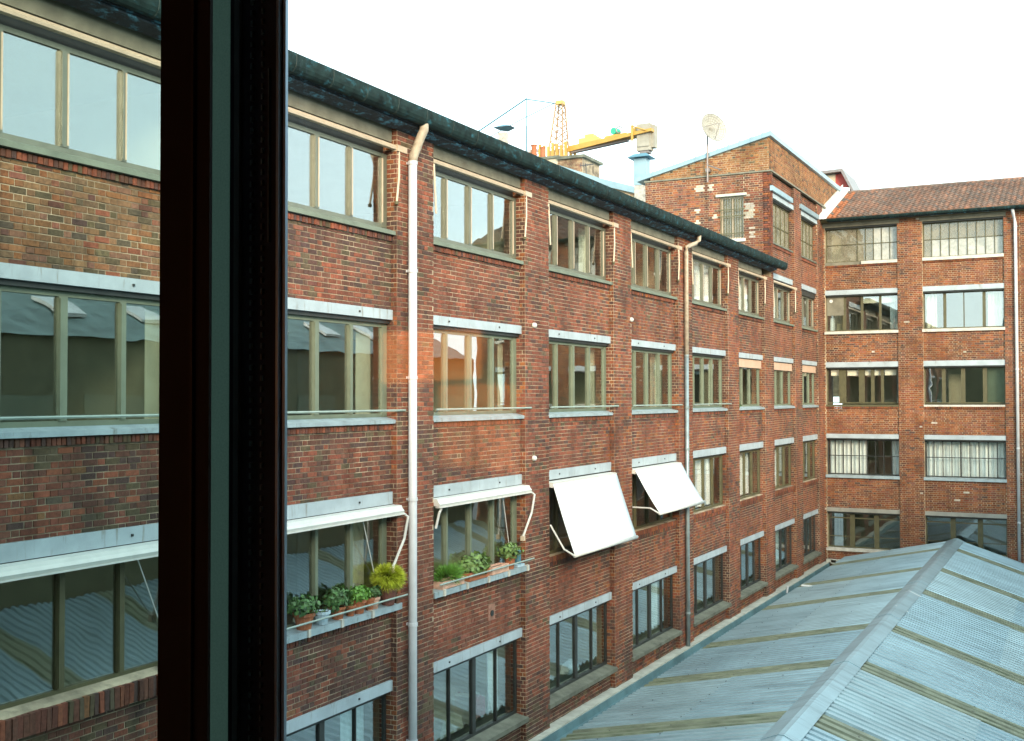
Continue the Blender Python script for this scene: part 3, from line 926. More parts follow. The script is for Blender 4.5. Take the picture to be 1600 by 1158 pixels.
for i, (a, b) in enumerate(EWX):
    # top storey: steel grid of nine columns and two rows
    n9 = [(a + (b - a) * k / 9, 0.028) for k in range(1, 9)]
    if i == 0:
        ewindow(i, 0, n9[3:], 'frame_brown', lambda k, j: 'pane_dusty' if k < 3 else 'pane_frost', trans=[(6.62, 0.03)])
    else:
        ewindow(i, 0, n9, 'frame_brown', lambda k, j: 'pane_dusty' if (j and k > 0) or (i == 1 and k < 1) else 'pane_frost', trans=[(6.62, 0.03)])
    if i == 0:
        ewindow(i, 1, [(0.97, .14), (1.72, .10), (2.48, .10)], 'frame_brown', lambda k, j: 'pane')
        MB().box(0.24, 0.95, YW + .17, YW + .19, 3.55, 4.38).build('infill_panel', 'concrete', endw)
        MB().tube([(0.42, YW + .16, 4.18), (0.42, YW + .14, 4.18)], 0.075, 14).build('vent_cover', 'white_paint', endw)
    elif i == 1:
        ewindow(i, 1, [(5.09, .12), (5.84, .04), (6.62, .12)], 'frame_brown', 'pane')
    else:
        ewindow(i, 1, [(a + 1, .12), (b - 1, .12)], 'frame_brown', 'pane')
    if i == 0:
        ewindow(i, 2, [(0.87, .30), (1.68, .24), (2.14, .14), (2.54, .12)], 'frame_brown', 'pane_clear')
    elif i == 1:
        ewindow(i, 2, [(5.02, .14), (5.78, .16), (6.62, .16)], 'frame_brown', 'pane')
    else:
        ewindow(i, 2, [(a + 1, .12), (b - 1, .12)], 'frame_brown', 'pane')
    ewindow(i, 3, [(x, 0.035 if k != 3 else (.06 if i == 1 else .035)) for k, (x, _) in enumerate(n9)], 'frame_dark', 'pane_clear', trans=[(-2.55, 0.035)])
    t3 = (b - a) / 3
    ewindow(i, 4, [(a + t3 + .02, .20), (a + 2 * t3 + .02, .20)], 'frame_brown', 'pane_low', trans=[(-5.25, 0.05), (-6.05, 0.03)])
    for s in range(5):
        mt = 'lintel_far' if s in (0, 4) else 'lintel'
        if s == 0:
            MB().box(a - .12, b + .1, YW - .07, YW + .28, ELB[0], ELT[0] + .0).build('lintel', 'concrete', endw)
        else:
            MB().box(a - .02, b + .02, YW - .035, YW + .28, ELB[s], ELT[s]).build('lintel', mt, endw)
        MB().box(a, b, YW + .02, YW + .28, ELB[s] - .06, ELB[s]).build('head_board', 'frame_dark', endw)
        zz = ESB[s]
        if s in (2,):
            MB().box(a, b, YW - .03, YW + .28, zz, zz + .08).build('sill', 'frame_brown' if i == 0 else 'sill_white', endw)
        elif s == 0:
            MB().box(a if i else 1.75, b, YW - .09, YW + .28, zz, zz + .13).build('sill', 'sill_white', endw)
            if i == 0: MB().box(a, 1.75, YW + .02, YW + .28, zz, zz + .13).build('sill', 'concrete', endw)
        else:
            MB().box(a - .03, b + .02, YW - .10, YW + .28, zz, zz + .12).build('sill', 'sill_white' if s != 3 else 'sill', endw)
# rooms behind
for k, z in enumerate((7.62, 4.70, 1.6, -1.55, -4.72, -7.9)):
    MB().box(0.1, 17, YW + .31, YW + 4.5, z - .2, z).build('floor_slab', 'room', endw)
MB().box(0.0, 17, YW + 4.5, YW + 4.7, -12.9, 7.6).build('rear_wall', 'room', endw)
for x in (3.7, 8.1):
    MB().box(x, x + .12, YW + .32, YW + 4.45, -12.8, 7.3).build('partition', 'room', endw)
# lit white ceiling lamps seen in the second storey, cream blind strips
for (x0, x1, s) in ((1.75, 2.45, 1), (2.52, 3.1, 1), (0.35, 0.75, 2), (1.05, 1.6, 2), (1.8, 2.1, 2), (2.2, 2.5, 2), (2.62, 3.1, 2)):
    z1 = ELB[s] - .12
    MB().box(x0, x1, YW + .34, YW + .36, z1 - (.26 if s == 1 else .24), z1).build('roller_blind', 'curtain_cream', endw)
# doorway, board and cupboard silhouettes inside
MB().box(5.10, 5.70, YW + 1.2, YW + 1.3, -0.3, 0.95).build('wall_board', 'cream_wall', endw)
MB().box(6.7, 7.35, YW + .4, YW + .42, -0.3, 1.2).build('roller_blind', 'frame_green', endw)
MB().box(0.62, 0.9, YW + .4, YW + .7, 2.85, 3.2).build('storage_box', 'box_card', endw)
MB().box(0.3, 0.5, YW + .5, YW + .52, 2.85, 3.5).build('door_leaf', 'paper', endw)
# tiled roof: eave at 7.72, ridge at y=55
RS = 0.39
tm = MB()
rnd = random.Random(4)
TW, TL = 0.215, 0.34
def rz(y): return 7.74 + (y - 50.15) * RS
ny = int((55.0 - 50.15) / (TL * 0.93)) + 1
for iy in range(ny):
    ya = 50.12 + iy * (4.88 / ny); yb = ya + 4.88 / ny + .03
    for ix in range(int(16.8 / TW)):
        xa = 0.36 + ix * TW
        if rnd.random() < 0.1: c = (0.13, 0.10, 0.085)
        elif xa < 0.7: c = (0.32, 0.115, 0.05)
        else: c = rnd.choice([(0.185, 0.098, 0.066), (0.15, 0.09, 0.066), (0.20, 0.10, 0.066), (0.17, 0.105, 0.078), (0.14, 0.095, 0.075)])
        k = rnd.uniform(.85, 1.15); c = tuple(v * k for v in c)
        prf = [(0, 0.015), (0.03, 0.055), (0.08, 0.06), (0.115, 0.02), (0.16, 0.0), (0.205, 0.012)]
        l = rnd.uniform(-.006, .006)
        lo = [(xa + p, ya + l, rz(ya) + h + .028) for p, h in prf]
        hi = [(xa + p, yb + l, rz(yb) + h) for p, h in prf]
        base = [(xa, ya + l, rz(ya) - .01), (xa + .205, ya + l, rz(ya) - .01)]
        n = len(prf)
        tm.poly(lo + hi + base, [(q, q + 1, q + 1 + n, q + n) for q in range(n - 1)] + [(2 * n, 2 * n + 1, n - 1, 3, 1, 0)], c)
tm.build('roof_tile', 'tile', endw, kind='stuff')
MB().prism([(50.1, 7.66), (55.0, 9.56), (60, 7.6), (60, 7.4), (50.25, 7.56)], 0, 0.1, 17).build('roof_deck', 'frame_brown', endw)
x = 0.3
while x < 16.8:
    m = MB()
    arc = [(55.0 + .13 * math.cos(t), 9.60 + .12 * math.sin(t)) for t in [k * math.pi / 6 for k in range(7)]]
    m.prism(arc, 0, x, x + .40, rnd.choice([(0.2, .13, .1), (0.25, .14, .1), (0.17, .13, .11)]))
    m.build('ridge_tile', 'tile', endw)
    x += 0.38
prof = [(50.02 + 0.10 * math.cos(t), 7.70 + 0.13 * math.sin(t)) for t in [math.pi + k * math.pi / 8 for k in range(9)]]
MB().prism(prof, 0, 0.42, 17).build('gutter', 'gutter', endw)
MB().box(0.42, 17, 50.1, YW, 7.56, 7.62).build('soffit', 'soffit', endw)

# downpipes
def pipe(pts, r, m, parent, rings, mtop=None, ntop=0, label=None):
    return MB().tube(pts, r, 12).build('downpipe', m, parent, smooth=True)
p1 = pipe([(0.24, 16.77, -9.3), (0.24, 16.77, 4.10)], 0.075, 'pipe_white', long_wing, 0)
MB().tube([(0.24, 16.77, 4.08), (0.26, 16.77, 4.2), (0.40, 16.78, 4.52), (0.46, 16.79, 4.64), (0.46, 16.79, 4.78)], 0.08, 12).build('downpipe', 'pipe_cream', long_wing, smooth=True)
for z in (4.08, 2.2, 0.35, -1.75, -3.9, -5.9, -7.4):
    m = MB().tube([(0.24, 16.77, z - .03), (0.24, 16.77, z + .03)], 0.086, 12)
    m.box(0.12, 0.24, 16.74, 16.80, z - .02, z + .02)
    m.build('pipe_collar', 'pipe_white', p1)
p2 = pipe([(0.21, 31.62, -7.7), (0.21, 31.62, 1.2)], 0.062, 'pipe_zinc', long_wing, 0)
MB().tube([(0.21, 31.62, 1.2), (0.21, 31.62, 4.22), (0.22, 31.68, 4.34), (0.28, 31.82, 4.42), (0.38, 32.0, 4.48), (0.44, 32.08, 4.58), (0.46, 32.1, 4.78)], 0.068, 12).build('downpipe', 'pipe_cream', long_wing, smooth=True)
for z in (1.2, -1.5, -0.3, -3.9, -6.2):
    MB().tube([(0.21, 31.62, z - .03), (0.21, 31.62, z + .03)], 0.074, 12).build('pipe_collar', 'pipe_zinc', p2)
p3 = pipe([(7.86, 50.44, -9.3), (7.86, 50.44, 7.05), (7.80, 50.25, 7.4), (7.78, 50.1, 7.62)], 0.065, 'pipe_white', endw, 0)
for z in (6.9, 4.2, 1.1, -2.1, -5.1):
    MB().tube([(7.86, 50.44, z - .03), (7.86, 50.44, z + .03)], 0.075, 12).build('pipe_collar', 'pipe_white', p3)

# ------------------------------------------------------------ corrugated shed roof in the yard
shed = empty('shed', (5.6, 32, -13), 'shed with corrugated sheet roof and yellowish translucent strips filling the yard', 'shed')
def ridge(y): return 5.5 + (50 - y) * 0.0115, -5.95
BANDS = [50.25, 48.1, 42.45, 37.5, 31.3, 26.75, 21.95, 17.0, 12.0, 7.0]
BW = 0.92
SL, SR = -0.212, -0.33
def corr(y0, y1, side, pitch=0.265, h=0.055, d0=0.0, d1=None, lift=0.0):
    m = MB()
    prof = []
    y = y0
    n = max(1, round((y1 - y0) / pitch)); p = (y1 - y0) / n
    for k in range(n):
        hk = 0.078 if side > 0 else 0.05
        for t, hh in (((0, 0), (0.20, 0), (0.30, hk), (0.84, hk), (0.94, 0)) if side > 0 else ((0, 0), (0.30, 0), (0.42, hk), (0.80, hk), (0.92, 0))):
            prof.append((y0 + (k + t) * p, hh))
    prof.append((y1, 0))
    vs = []; fs = []
    lend = 5.35 if side < 0 else 6.2
    cuts = [0.0, 0.18, 0.5, 0.75, 1.0] if side < 0 else [0.0, 0.25, 0.5, 0.75, 1.0]
    for (y, hh) in prof:
        rx, rzz = ridge(y)
        sg = side
        sl = SR if side > 0 else SL
        dd = (11.6 - rx if side > 0 else rx - 1.0) if d1 is None else d1
        vs += [(rx + sg * d0, y, rzz + d0 * sl + hh + lift), (rx + sg * dd, y, rzz + dd * sl + hh + lift)]
    for k in range(len(prof) - 1):
        q = (2 * k, 2 * k + 1, 2 * k + 3, 2 * k + 2)
        fs.append(q if side > 0 else q[::-1])
    m.poly(vs, fs)
    return m
for k in range(len(BANDS) - 1):
    yt = BANDS[k]; yn = BANDS[k + 1]
    top = yt if k == 0 else yt - BW
    for side in (-1, 1):
        cut = 2.62 if side > 0 else 2.45
        corr(yn, top, side, d1=cut + .12, lift=.014).build('roof_sheet', ('sheet', 'sheet_b', 'sheet_c')[(k * 2 + side) % 3], shed)
        corr(yn, top, side, d0=cut).build('roof_sheet', ('sheet', 'sheet_b', 'sheet_c')[(k + side + 1) % 3], shed)
        if k:
            corr(yt - BW, yt, side).build('rooflight', 'rooflight', shed)
# unseen second slope, added so the lower panes mirror corrugated sheet
def corr2(y0, y1):
    m = MB(); vs = []; fs = []
    n = max(1, round((y1 - y0) / 0.265)); p = (y1 - y0) / n
    pr = [(y0 + (k + t) * p, hh) for k in range(n) for t, hh in ((0, 0), (0.30, 0), (0.42, .055), (0.80, .055), (0.92, 0))] + [(y1, 0)]
    for (y, hh) in pr:
        vs += [(11.7, y, -7.96 + hh), (16.95, y, -6.1 + hh)]
    for k in range(len(pr) - 1):
        fs.append((2 * k, 2 * k + 1, 2 * k + 3, 2 * k + 2))
    return m.poly(vs, fs)
for k in range(len(BANDS) - 1):
    corr2(BANDS[k + 1], BANDS[k] - BW).build('roof_sheet', 'sheet', shed)
    corr2(BANDS[k] - BW, BANDS[k]).build('rooflight', 'rooflight', shed)
# fixing rows
bolts = MB()
rb = random.Random(3)
for side in (1, -1):
    for d in ((1.0, 2.55, 4.1, 5.6) if side > 0 else (1.3, 2.6, 3.9)):
        y = 49.9
        while y > 8:
            rx, rzz = ridge(y)
            if rb.random() < .9:
                x = rx + side * d
                z = rzz + d * (SR if side > 0 else SL) + (0.076 if side > 0 else 0.05)
                bolts.box(x - .010, x + .010, y - .010, y + .010, z, z + .012)
            y -= 0.43 if side > 0 else 0.645
bolts.build('roof_bolt', 'steel_dark', shed, kind='stuff')
# ridge capping in overlapping lengths
y = 50.3; k = 0
while y > 9:
    y2 = y - 3.05
    (xa, za), (xb, zb) = ridge(y), ridge(y2)
    e = 0.012 * (k % 2)
    up_ = 0.115 + e
    cs = lambda rx, rzz: [(rx - .36, rzz - .36 * .212 + .066 + e), (rx - .05, rzz + up_), (rx + .05, rzz + up_), (rx + .30, rzz - .30 * .33 + .100 + e), (rx, rzz + .02)]
    A = [(p[0], y, p[1]) for p in cs(xa, za)]; B = [(p[0], y2 - .06, p[1]) for p in cs(xb, zb)]
    MB().poly(A + B, [(0, 1, 6, 5), (1, 2, 7, 6), (2, 3, 8, 7), (3, 4, 9, 8), (4, 0, 5, 9), (0, 4, 3, 2, 1), (5, 6, 7, 8, 9)]).build('ridge_cap', 'sheet', shed)
    y = y2; k += 1
for yy in (36.0, 33.3, 38.9):
    rx, rzz = ridge(yy)
    MB().poly([(rx - .36, yy, rzz - .02), (rx, yy, rzz + .14), (rx + .33, yy, rzz - .01), (rx - .36, yy - .08, rzz - .02), (rx, yy - .08, rzz + .14), (rx + .33, yy - .08, rzz - .01)],
              [(0, 1, 4, 3), (1, 2, 5, 4)]).build('cap_strap', 'flash', shed)
# end and trough
gl = MB()
rx, rzz = ridge(50.2)
gl.prism([(1.0, -13), (11.6, -13), (11.6, rzz + (11.6 - rx) * SR - .03), (rx, rzz - .03), (1.0, rzz + (rx - 1.0) * SL - .03)], 1, 50.16, 50.24)
gl.build('end_wall', 'sheet', shed)
MB().prism([(0.30, -7.50), (1.10, -7.50), (1.10, -7.05), (1.06, -7.05), (1.04, -7.33), (0.36, -7.33), (0.33, -7.18), (0.30, -7.18)], 1, 6, 50.3).build('trough_gutter', 'tgutter', shed)
MB().box(1.11, 1.17, 6, 50.1, -13, -7.05).build('side_wall', 'sheet', shed)
MB().box(0.4, 0.62, 50.3, 50.42, -7.2, -7.05).build('outlet_box', 'ledge', shed)
MB().box(0.2, 2.2, 50.3, 50.5, -7.15, -7.02).build('end_ledge', 'ledge', shed)
MB().tube([(0.52, 42.0, -7.2), (0.55, 42.0, -6.95)], 0.04, 8).build('vent_stub', 'pipe_white', shed)
MB().box(1.2, 1.75, 41.35, 41.5, -6.80, -6.76).build('roof_patch', 'flash', shed)

# ------------------------------------------------------------ awnings
def awning_closed(bay, s, label, group, both=False):
    a, b = BAYS[bay]
    b2 = b + (0.02 if s else 0.06)
    t = empty('awning', (0.1, (a + b) / 2, 4.3 if s == 0 else -1.85), label, 'awning', group)
    if s == 0:
        z = 4.30
        MB().prism([(0.03, z - .035), (0.12, z - .035), (0.13, z), (0.10, z + .045), (0.03, z + .04)], 1, a, b2 - .08).build('cassette', 'cream_metal', t)
        MB().box(0.02, 0.15, b2 - .08, b2 + .22, z - .06, z + .04).build('end_bracket', 'cream_metal', t)
        MB().tube([(0.12, b2 + .0, z - .05), (0.14, b2 - .03, z - .5), (0.15, b2 - .12, z - .95)], 0.02, 6).build('arm', 'cream_metal', t)
        MB().lathe((0.15, b2 - .12, z - 1.0), [(0.0, 0), (.035, .01), (.035, .06), (0, .07)], 8).build('arm_joint', 'frame_brown', t)
        MB().tube([(0.10, a + .05, z - .05), (0.12, a + .1, z - .95)], 0.02, 6).build('arm', 'cream_metal', t)
    else:
        z = -1.90
        MB().prism([(0.05, z - .03), (0.24, z - .07), (0.26, z - .02), (0.22, z + .02), (0.20, z + .07), (0.05, z + .08)], 1, a, b2).build('cassette', 'white_paint', t)
        MB().box(0.16, 0.265, a, b2 + .05, z - .085, z - .07).build('front_bar', 'white_paint', t)
        MB().box(0.05, 0.12, b2, b2 + .05, z - .06, z + .14).build('end_bracket', 'cream_metal', t)
        MB().tube([(0.20, b2 + .03, z - .06), (0.28, b2 + .08, z - .13), (0.24, b2 + .02, z - .5), (0.16, b2 - .22, z - .98)], 0.024, 6).build('arm', 'white_paint', t)
        MB().box(0.12, 0.2, b2 - .27, b2 - .2, z - 1.06, z - .96).build('arm_joint', 'cream_metal', t)
        MB().tube([(0.20, a + .18, z - .06), (0.22, a + .04, z - .16), (0.16, a + .01, z - .45)], 0.024, 6).build('arm', 'white_paint', t)
        # stay wire seen against the glass
        MB().tube([(0.10, b - 1.0, z - .06), (-0.1, b - .35, z - 1.1)], 0.01, 5).build('stay', 'white_paint', t)
    return t
AG = 'folded awnings along the top windows'
seq = ['folded cream awning above the large pale window at the top left corner',
       'folded cream awning over the top window just left of the white downpipe',
       'folded cream awning over the top window just right of the white downpipe',
       'folded cream awning over the top window that mirrors a red roof',
       'folded cream awning over the top window left of the swan-neck pipe',
       'folded cream awning over the top window right of the swan-neck pipe',
       'folded cream awning over the last top window under the dark eave']
for i in range(7): awning_closed(i, 0, seq[i], AG)
awning_closed(7, 0, 'folded cream awning on the corner block window below the barred gable', AG)
WG = 'folded white awnings above the third row of windows'
awning_closed(0, 2, 'folded white awning above the dark window at the lower left corner', WG)
awning_closed(1, 2, 'folded white awning with bent arm above the yellow-green bush', WG)
awning_closed(2, 2, 'folded white awning above the window boxes right of the downpipe', WG)
def awning_open(bay, xe, ze, label):
    a, b = BAYS[bay]
    a += .02; b -= .05
    t = empty('awning', (0.2, (a + b) / 2, -1.9), label, 'awning', 'lowered white awnings')
    MB().prism([(0.03, -1.95), (0.20, -1.97), (0.21, -1.86), (0.03, -1.84)], 1, a, b).build('cassette', 'white_paint', t)
    vs = []; fs = []
    n = 14; mm = 12
    for i in range(n + 1):
        u = i / n
        x = 0.20 + (xe - 0.20) * u
        z = -1.87 + (ze + 1.87) * u - 0.035 * math.sin(math.pi * u)
        for j in range(mm + 1):
            v = j / mm
            vs.append((x, a + (b - a) * v, z - 0.02 * math.sin(math.pi * v) * u))
    for i in range(n):
        for j in range(mm):
            q = i * (mm + 1) + j
            fs.append((q, q + mm + 1, q + mm + 2, q + 1))
    # valance
    nb = len(vs)
    m = MB().poly(vs, fs)
    o = m.build('canvas', 'canvas', t, smooth=True)
    sm_ = o.modifiers.new('thickness', 'SOLIDIFY'); sm_.thickness = 0.006
    MB().tube([(xe, a - .03, ze - .01), (xe, b + .03, ze - .01)], 0.04, 10).build('front_bar', 'white_paint', t, smooth=True)
    MB().tube([(xe - .02, a - .02, ze), (xe - .25, a - .02, ze + .12), (0.12, a + .03, ze + .62 if bay == 3 else ze + .12)], 0.022, 6).build('arm', 'white_paint', t)
    MB().tube([(xe - .02, b + .02, ze), (xe - .25, b + .02, ze + .12), (0.12, b - .03, ze + .62 if bay == 3 else ze + .12)], 0.022, 6).build('arm', 'white_paint', t)
    MB().box(0.02, 0.14, b + .01, b + .08, -2.05, -1.85).build('end_bracket', 'cream_metal', t)
awning_open(3, 0.72, -3.40, 'large white awning let down low over the window')
awning_open(4, 0.86, -2.94, 'white awning let down halfway, right of the larger lowered one')

# ------------------------------------------------------------ curtains and things behind the windows
def curtain(bay, s, f0, f1, label, m='curtain', x=-0.5, wl=0.17, drop=0.0):
    a, b = BAYS[bay]
    o = wavy(a + (b - a) * f0, a + (b - a) * f1, WB[s] + .02 + drop, WT[s] - .04, x, 0.028, wl).build('curtain', m, None, smooth=True)
    return tag(o, label, 'curtain')
curtain(4, 0, 0.02, 0.42, 'cream curtain drawn across the left of the top window before the swan-neck pipe', 'curtain_cream')
curtain(3, 0, 0.80, 0.97, 'narrow cream curtain at the right of the top window mirroring a red roof', 'curtain_cream')
curtain(5, 0, 0.03, 0.97, 'pale curtain filling the top window right of the swan-neck pipe', 'curtain')
curtain(6, 0, 0.03, 0.97, 'pale curtain filling the last top window under the dark eave', 'curtain')
curtain(7, 0, 0.03, 0.9, 'pale curtain in the corner block window with an awning', 'curtain')
curtain(5, 2, 0.03, 0.98, 'blue-white curtain in the window right of the lowered awnings', 'curtain')
curtain(6, 2, 0.03, 0.98, 'blue-white curtain two windows right of the lowered awnings', 'curtain')
curtain(7, 2, 0.03, 0.80, 'blue-white curtain in the third-row window of the corner block', 'curtain')
curtain(1, 3, 0.78, 0.97, 'sheer white curtain in the lowest window left of the downpipe', 'curtain')
curtain(2, 3, 0.84, 0.97, 'sheer white curtain in the lowest window right of the white downpipe', 'curtain')
curtain(4, 3, 0.84, 0.97, 'thin curtain in the lowest window left of the zinc downpipe', 'curtain')
curtain(7, 3, 0.45, 0.97, 'long curtain in the lowest window of the corner block', 'curtain')
curtain(1, 2, 0.86, 0.97, 'narrow beige curtain behind the yellow-green bush', 'blind')
curtain(3, 2, 0.02, 0.22, 'beige curtain glimpsed under the large lowered awning', 'blind')
def ecurtain(x0, x1, s, label, m='curtain', y=YW + .5):
    n = int((x1 - x0) * 50)
    vs = []; fs = []
    for i in range(n + 1):
        x = x0 + (x1 - x0) * i / n
        dy = 0.035 * math.sin(x * 2 * math.pi / 0.17) + .015 * math.sin(x * 13)
        vs += [(x, y + dy * 1.1, ESB[s] + .1), (x, y + dy * .8, ELB[s] - .06)]
    for i in range(n): fs.append((2 * i, 2 * i + 2, 2 * i + 3, 2 * i + 1))
    o = MB().poly(vs, fs).build('curtain', m, None, smooth=True)
    return tag(o, label, 'curtain')
ecurtain(0.25, 1.82, 3, 'white curtain drawn over the left part of the gridded end wing window', 'curtain')
ecurtain(2.88, 3.2, 3, 'white curtain bunched at the right end of the half-open gridded window', 'curtain')
ecurtain(4.28, 7.38, 3, 'white curtains closed across the right gridded end wing window', 'curtain')
ecurtain(2.85, 3.12, 1, 'short white curtain at the right end of the end wing window with a dark pane', 'curtain')
ecurtain(4.3, 4.75, 1, 'pale curtain at the left end of the end wing window that mirrors a blue roof', 'curtain_cream')
ecurtain(6.75, 7.3, 1, 'pale curtain at the right end of the end wing window that mirrors a blue roof', 'curtain_cream')
# clutter behind the lowest window right of the pipe
t = MB().box(-0.75, -0.40, 19.9, 20.15, -6.45, -5.95).build('carton', 'box_card', None)
tag(t, 'tall cardboard carton standing behind the lowest window right of the downpipe', 'box')
t = MB().prism([(18.75, -6.5), (19.7, -6.5), (19.6, -6.25), (19.3, -6.1), (18.9, -6.2)], 0, -1.1, -0.42).build('cushion', 'box_card', None)
tag(t, 'beige cushion pile behind the lowest window right of the downpipe', 'cushion')
t = MB().prism([(20.35, -6.5), (20.75, -6.5), (20.72, -6.15), (20.5, -6.05), (20.36, -6.15)], 0, -1.0, -0.5).build('bag', 'red_thing', None)
tag(t, 'dull red bag behind the lowest window right of the downpipe', 'bag')
t = MB().hexa([(-.40, 20.85, -6.5), (-.40, 21.15, -6.5), (-.55, 21.15, -6.5), (-.55, 20.85, -6.5)], [(-.52, 20.9, -6.1), (-.52, 21.2, -6.1), (-.57, 21.2, -6.1), (-.57, 20.9, -6.1)]).build('folder', 'paper', None)
tag(t, 'white folder leaning behind the lowest window right of the downpipe', 'folder')
t = MB().hexa([(-.35, 24.6, -6.52), (-.35, 25.2, -6.52), (-.6, 25.2, -6.52), (-.6, 24.6, -6.52)], [(-.42, 24.7, -6.33), (-.42, 25.15, -6.28), (-.6, 25.15, -6.28), (-.6, 24.7, -6.33)]).build('paper_stack', 'paper', None)
tag(t, 'white stack of papers inside the lowest window below the large awning', 'paper')
# neon strips, blue sign and vase in the second row
a, b = BAYS[6]
for k, (f0, f1) in enumerate(((0.03, 0.24), (0.33, 0.56))):
    o = MB().tube([(-0.5, a + (b - a) * f0, 0.93), (-0.5, a + (b - a) * f1, 0.93)], 0.035, 8).build('tube_light', 'lamp_violet', None)
    tag(o, ['left', 'right'][k] + ' of two glowing violet tube lights under the peach blind', 'lamp', 'violet tube lights')
o = MB().box(-0.42, -0.40, 38.5, 39.0, -0.2, 0.02).box(-0.399, -0.395, 38.62, 38.88, -0.10, -0.07)
o = o.build('window_sign', 'sign_blue', None)
tag(o, 'small blue sign at the foot of the window with violet lights', 'sign')
a, b = BAYS[7]
t = empty('flower_vase', (-0.1, a + 0.7, -0.3), 'yellow vase with a plant on the corner block sill', 'vase')
MB().lathe((-0.42, a + .75, -0.32), [(0.05, 0), (.07, .1), (.05, .25), (.10, .42), (.16, .56), (.15, .57)], 12).build('vase', 'yellow_vase', t, smooth=True)

def foliage(c, rad, n, size, seed, flat=0.8, up_bias=0.3, blade=False, droop=0.0):
    rr = random.Random(seed)
    m = MB()
    for _ in range(n):
        d = Vector((rr.gauss(0, 1), rr.gauss(0, 1), rr.gauss(0, 1) * flat + up_bias)).normalized()
        k = rr.uniform(0.25, 1.0) ** 0.5
        p = Vector(c) + Vector((d.x * rad[0], d.y * rad[1], d.z * rad[2])) * k
        if blade:
            e = p + d * size * rr.uniform(1.2, 2.4) + Vector((0, 0, -droop * size))
            s = d.cross(Vector((rr.gauss(0, 1), rr.gauss(0, 1), rr.gauss(0, 1)))).normalized() * size * 0.10
            m.poly([p - s, p + s, e], [(0, 1, 2)])
        else:
            t1 = d.cross(Vector((rr.gauss(0, 1), rr.gauss(0, 1), rr.gauss(0, 1)))).normalized()
            t2 = (t1.cross(d) + d * rr.uniform(-.4, .7)).normalized()
            L = size * rr.uniform(.7, 1.3)
            m.poly([p, p + t1 * L * .35 + t2 * L * .5, p + t2 * L, p - t1 * L * .35 + t2 * L * .5], [(0, 1, 2, 3)])
    return m
PG = 'potted plants on the sill left of the white downpipe'
def potted(name, x, y, z, r, h, pm, lm_, label, fr, n, size, seed, blade=False, grp=PG, lift=0.0, cat='potted plant', **kw):
    t = empty(name, (x, y, z), label, cat, grp)
    MB().lathe((x, y, z), [(r * .68, 0), (r * .95, h * .8), (r * 1.08, h * .8), (r * 1.1, h), (r * .95, h), (r * .9, h * .9)], 14).build('pot', pm, t, smooth=False)
    MB().lathe((x, y, z + h * .86), [(r * .88, 0), (r * .85, .01)], 12).build('soil', 'soil', t)
    if n: foliage((x, y, z + h + fr[2] * .55 + lift), fr, n, size, seed, blade=blade, **kw).build('foliage', lm_, t)
    return t
ZS = -3.495
potted('potted_plant', 0.06, 13.98, ZS, 0.16, 0.25, 'terracotta', 'leaf', 'wide clay pot of dark green leafy herbs at the left end of the sill', (.22, .32, .16), 330, .085, 1)
potted('potted_plant', 0.06, 14.42, ZS, 0.13, 0.20, 'pot_blue', 'leaf', 'pale blue-white pot with low soil beside the wide clay pot', (.08, .08, .03), 20, .04, 2)
potted('potted_plant', 0.05, 14.85, ZS, 0.12, 0.20, 'terracotta', 'leaf', 'clay pot with spreading dark green plant next to the pale blue pot', (.19, .28, .19), 420, .075, 3)
potted('potted_plant', 0.06, 15.18, ZS, 0.09, 0.17, 'terracotta', 'leaf_mid', 'small clay pot with sparse sprouts in the middle of the sill', (.05, .06, .04), 24, .05, 4)
potted('potted_plant', 0.05, 15.42, ZS, 0.125, 0.22, 'terracotta', 'leaf_bright', 'clay pot with a compact bright green plant right of the sill middle', (.16, .22, .14), 420, .065, 5)
potted('potted_plant', 0.06, 15.72, ZS, 0.085, 0.2, 'terracotta', 'leaf_mid', 'slim clay pot with thin twigs left of the bush', (.06, .06, .06), 30, .05, 6)
potted('potted_plant', 0.04, 15.88, ZS, 0.10, 0.19, 'terracotta_pale', 'leaf', 'small pale clay pot with a green tuft beside the bush', (.13, .14, .12), 200, .06, 8)
potted('potted_bush', 0.07, 16.26, ZS, 0.15, 0.30, 'pot_dark', 'leaf_lime', 'round yellow-green feathery bush in a dark brown pot', (.24, .27, .19), 7000, .05, 7, blade=True, lift=0.06, droop=0.5)
WBG = 'planters on the sill right of the white downpipe'
def trough(x0, x1, y0, y1, z, h, pm, label, leafspec=None, name='planter', grp=WBG, cat='planter'):
    t = empty(name, ((x0 + x1) / 2, (y0 + y1) / 2, z), label, cat, grp)
    m = MB()
    w_ = .025
    m.box(x0, x0 + w_, y0, y1, z, z + h).box(x1 - w_, x1, y0, y1, z, z + h).box(x0 + w_, x1 - w_, y0, y0 + w_, z, z + h).box(x0 + w_, x1 - w_, y1 - w_, y1, z, z + h).box(x0 + w_, x1 - w_, y0 + w_, y1 - w_, z, z + .03)
    m.build('box', pm, t)
    MB().box(x0 + w_, x1 - w_, y0 + w_, y1 - w_, z + .04, z + h * .75).build('soil', 'soil', t)
    if leafspec:
        lm_, fr, n, size, seed, blade, kw = leafspec
        foliage(((x0 + x1) / 2, (y0 + y1) / 2, z + h + fr[2] * .4), fr, n, size, seed, blade=blade, **kw).build('foliage', lm_, t)
    return t
trough(-.08, .14, 17.95, 18.75, ZS, .14, 'terracotta_pale', 'low planter with bright green grass at the left end of the second planted sill', ('leaf_bright', (.14, .42, .12), 1100, .08, 21, True, dict(up_bias=.8)))
trough(-.08, .14, 18.95, 19.75, ZS, .16, 'terracotta', 'planter of tall pale leafy shoots trailing over the second planted sill', ('leaf_mid', (.22, .48, .22), 520, .10, 22, False, dict(up_bias=.4)))
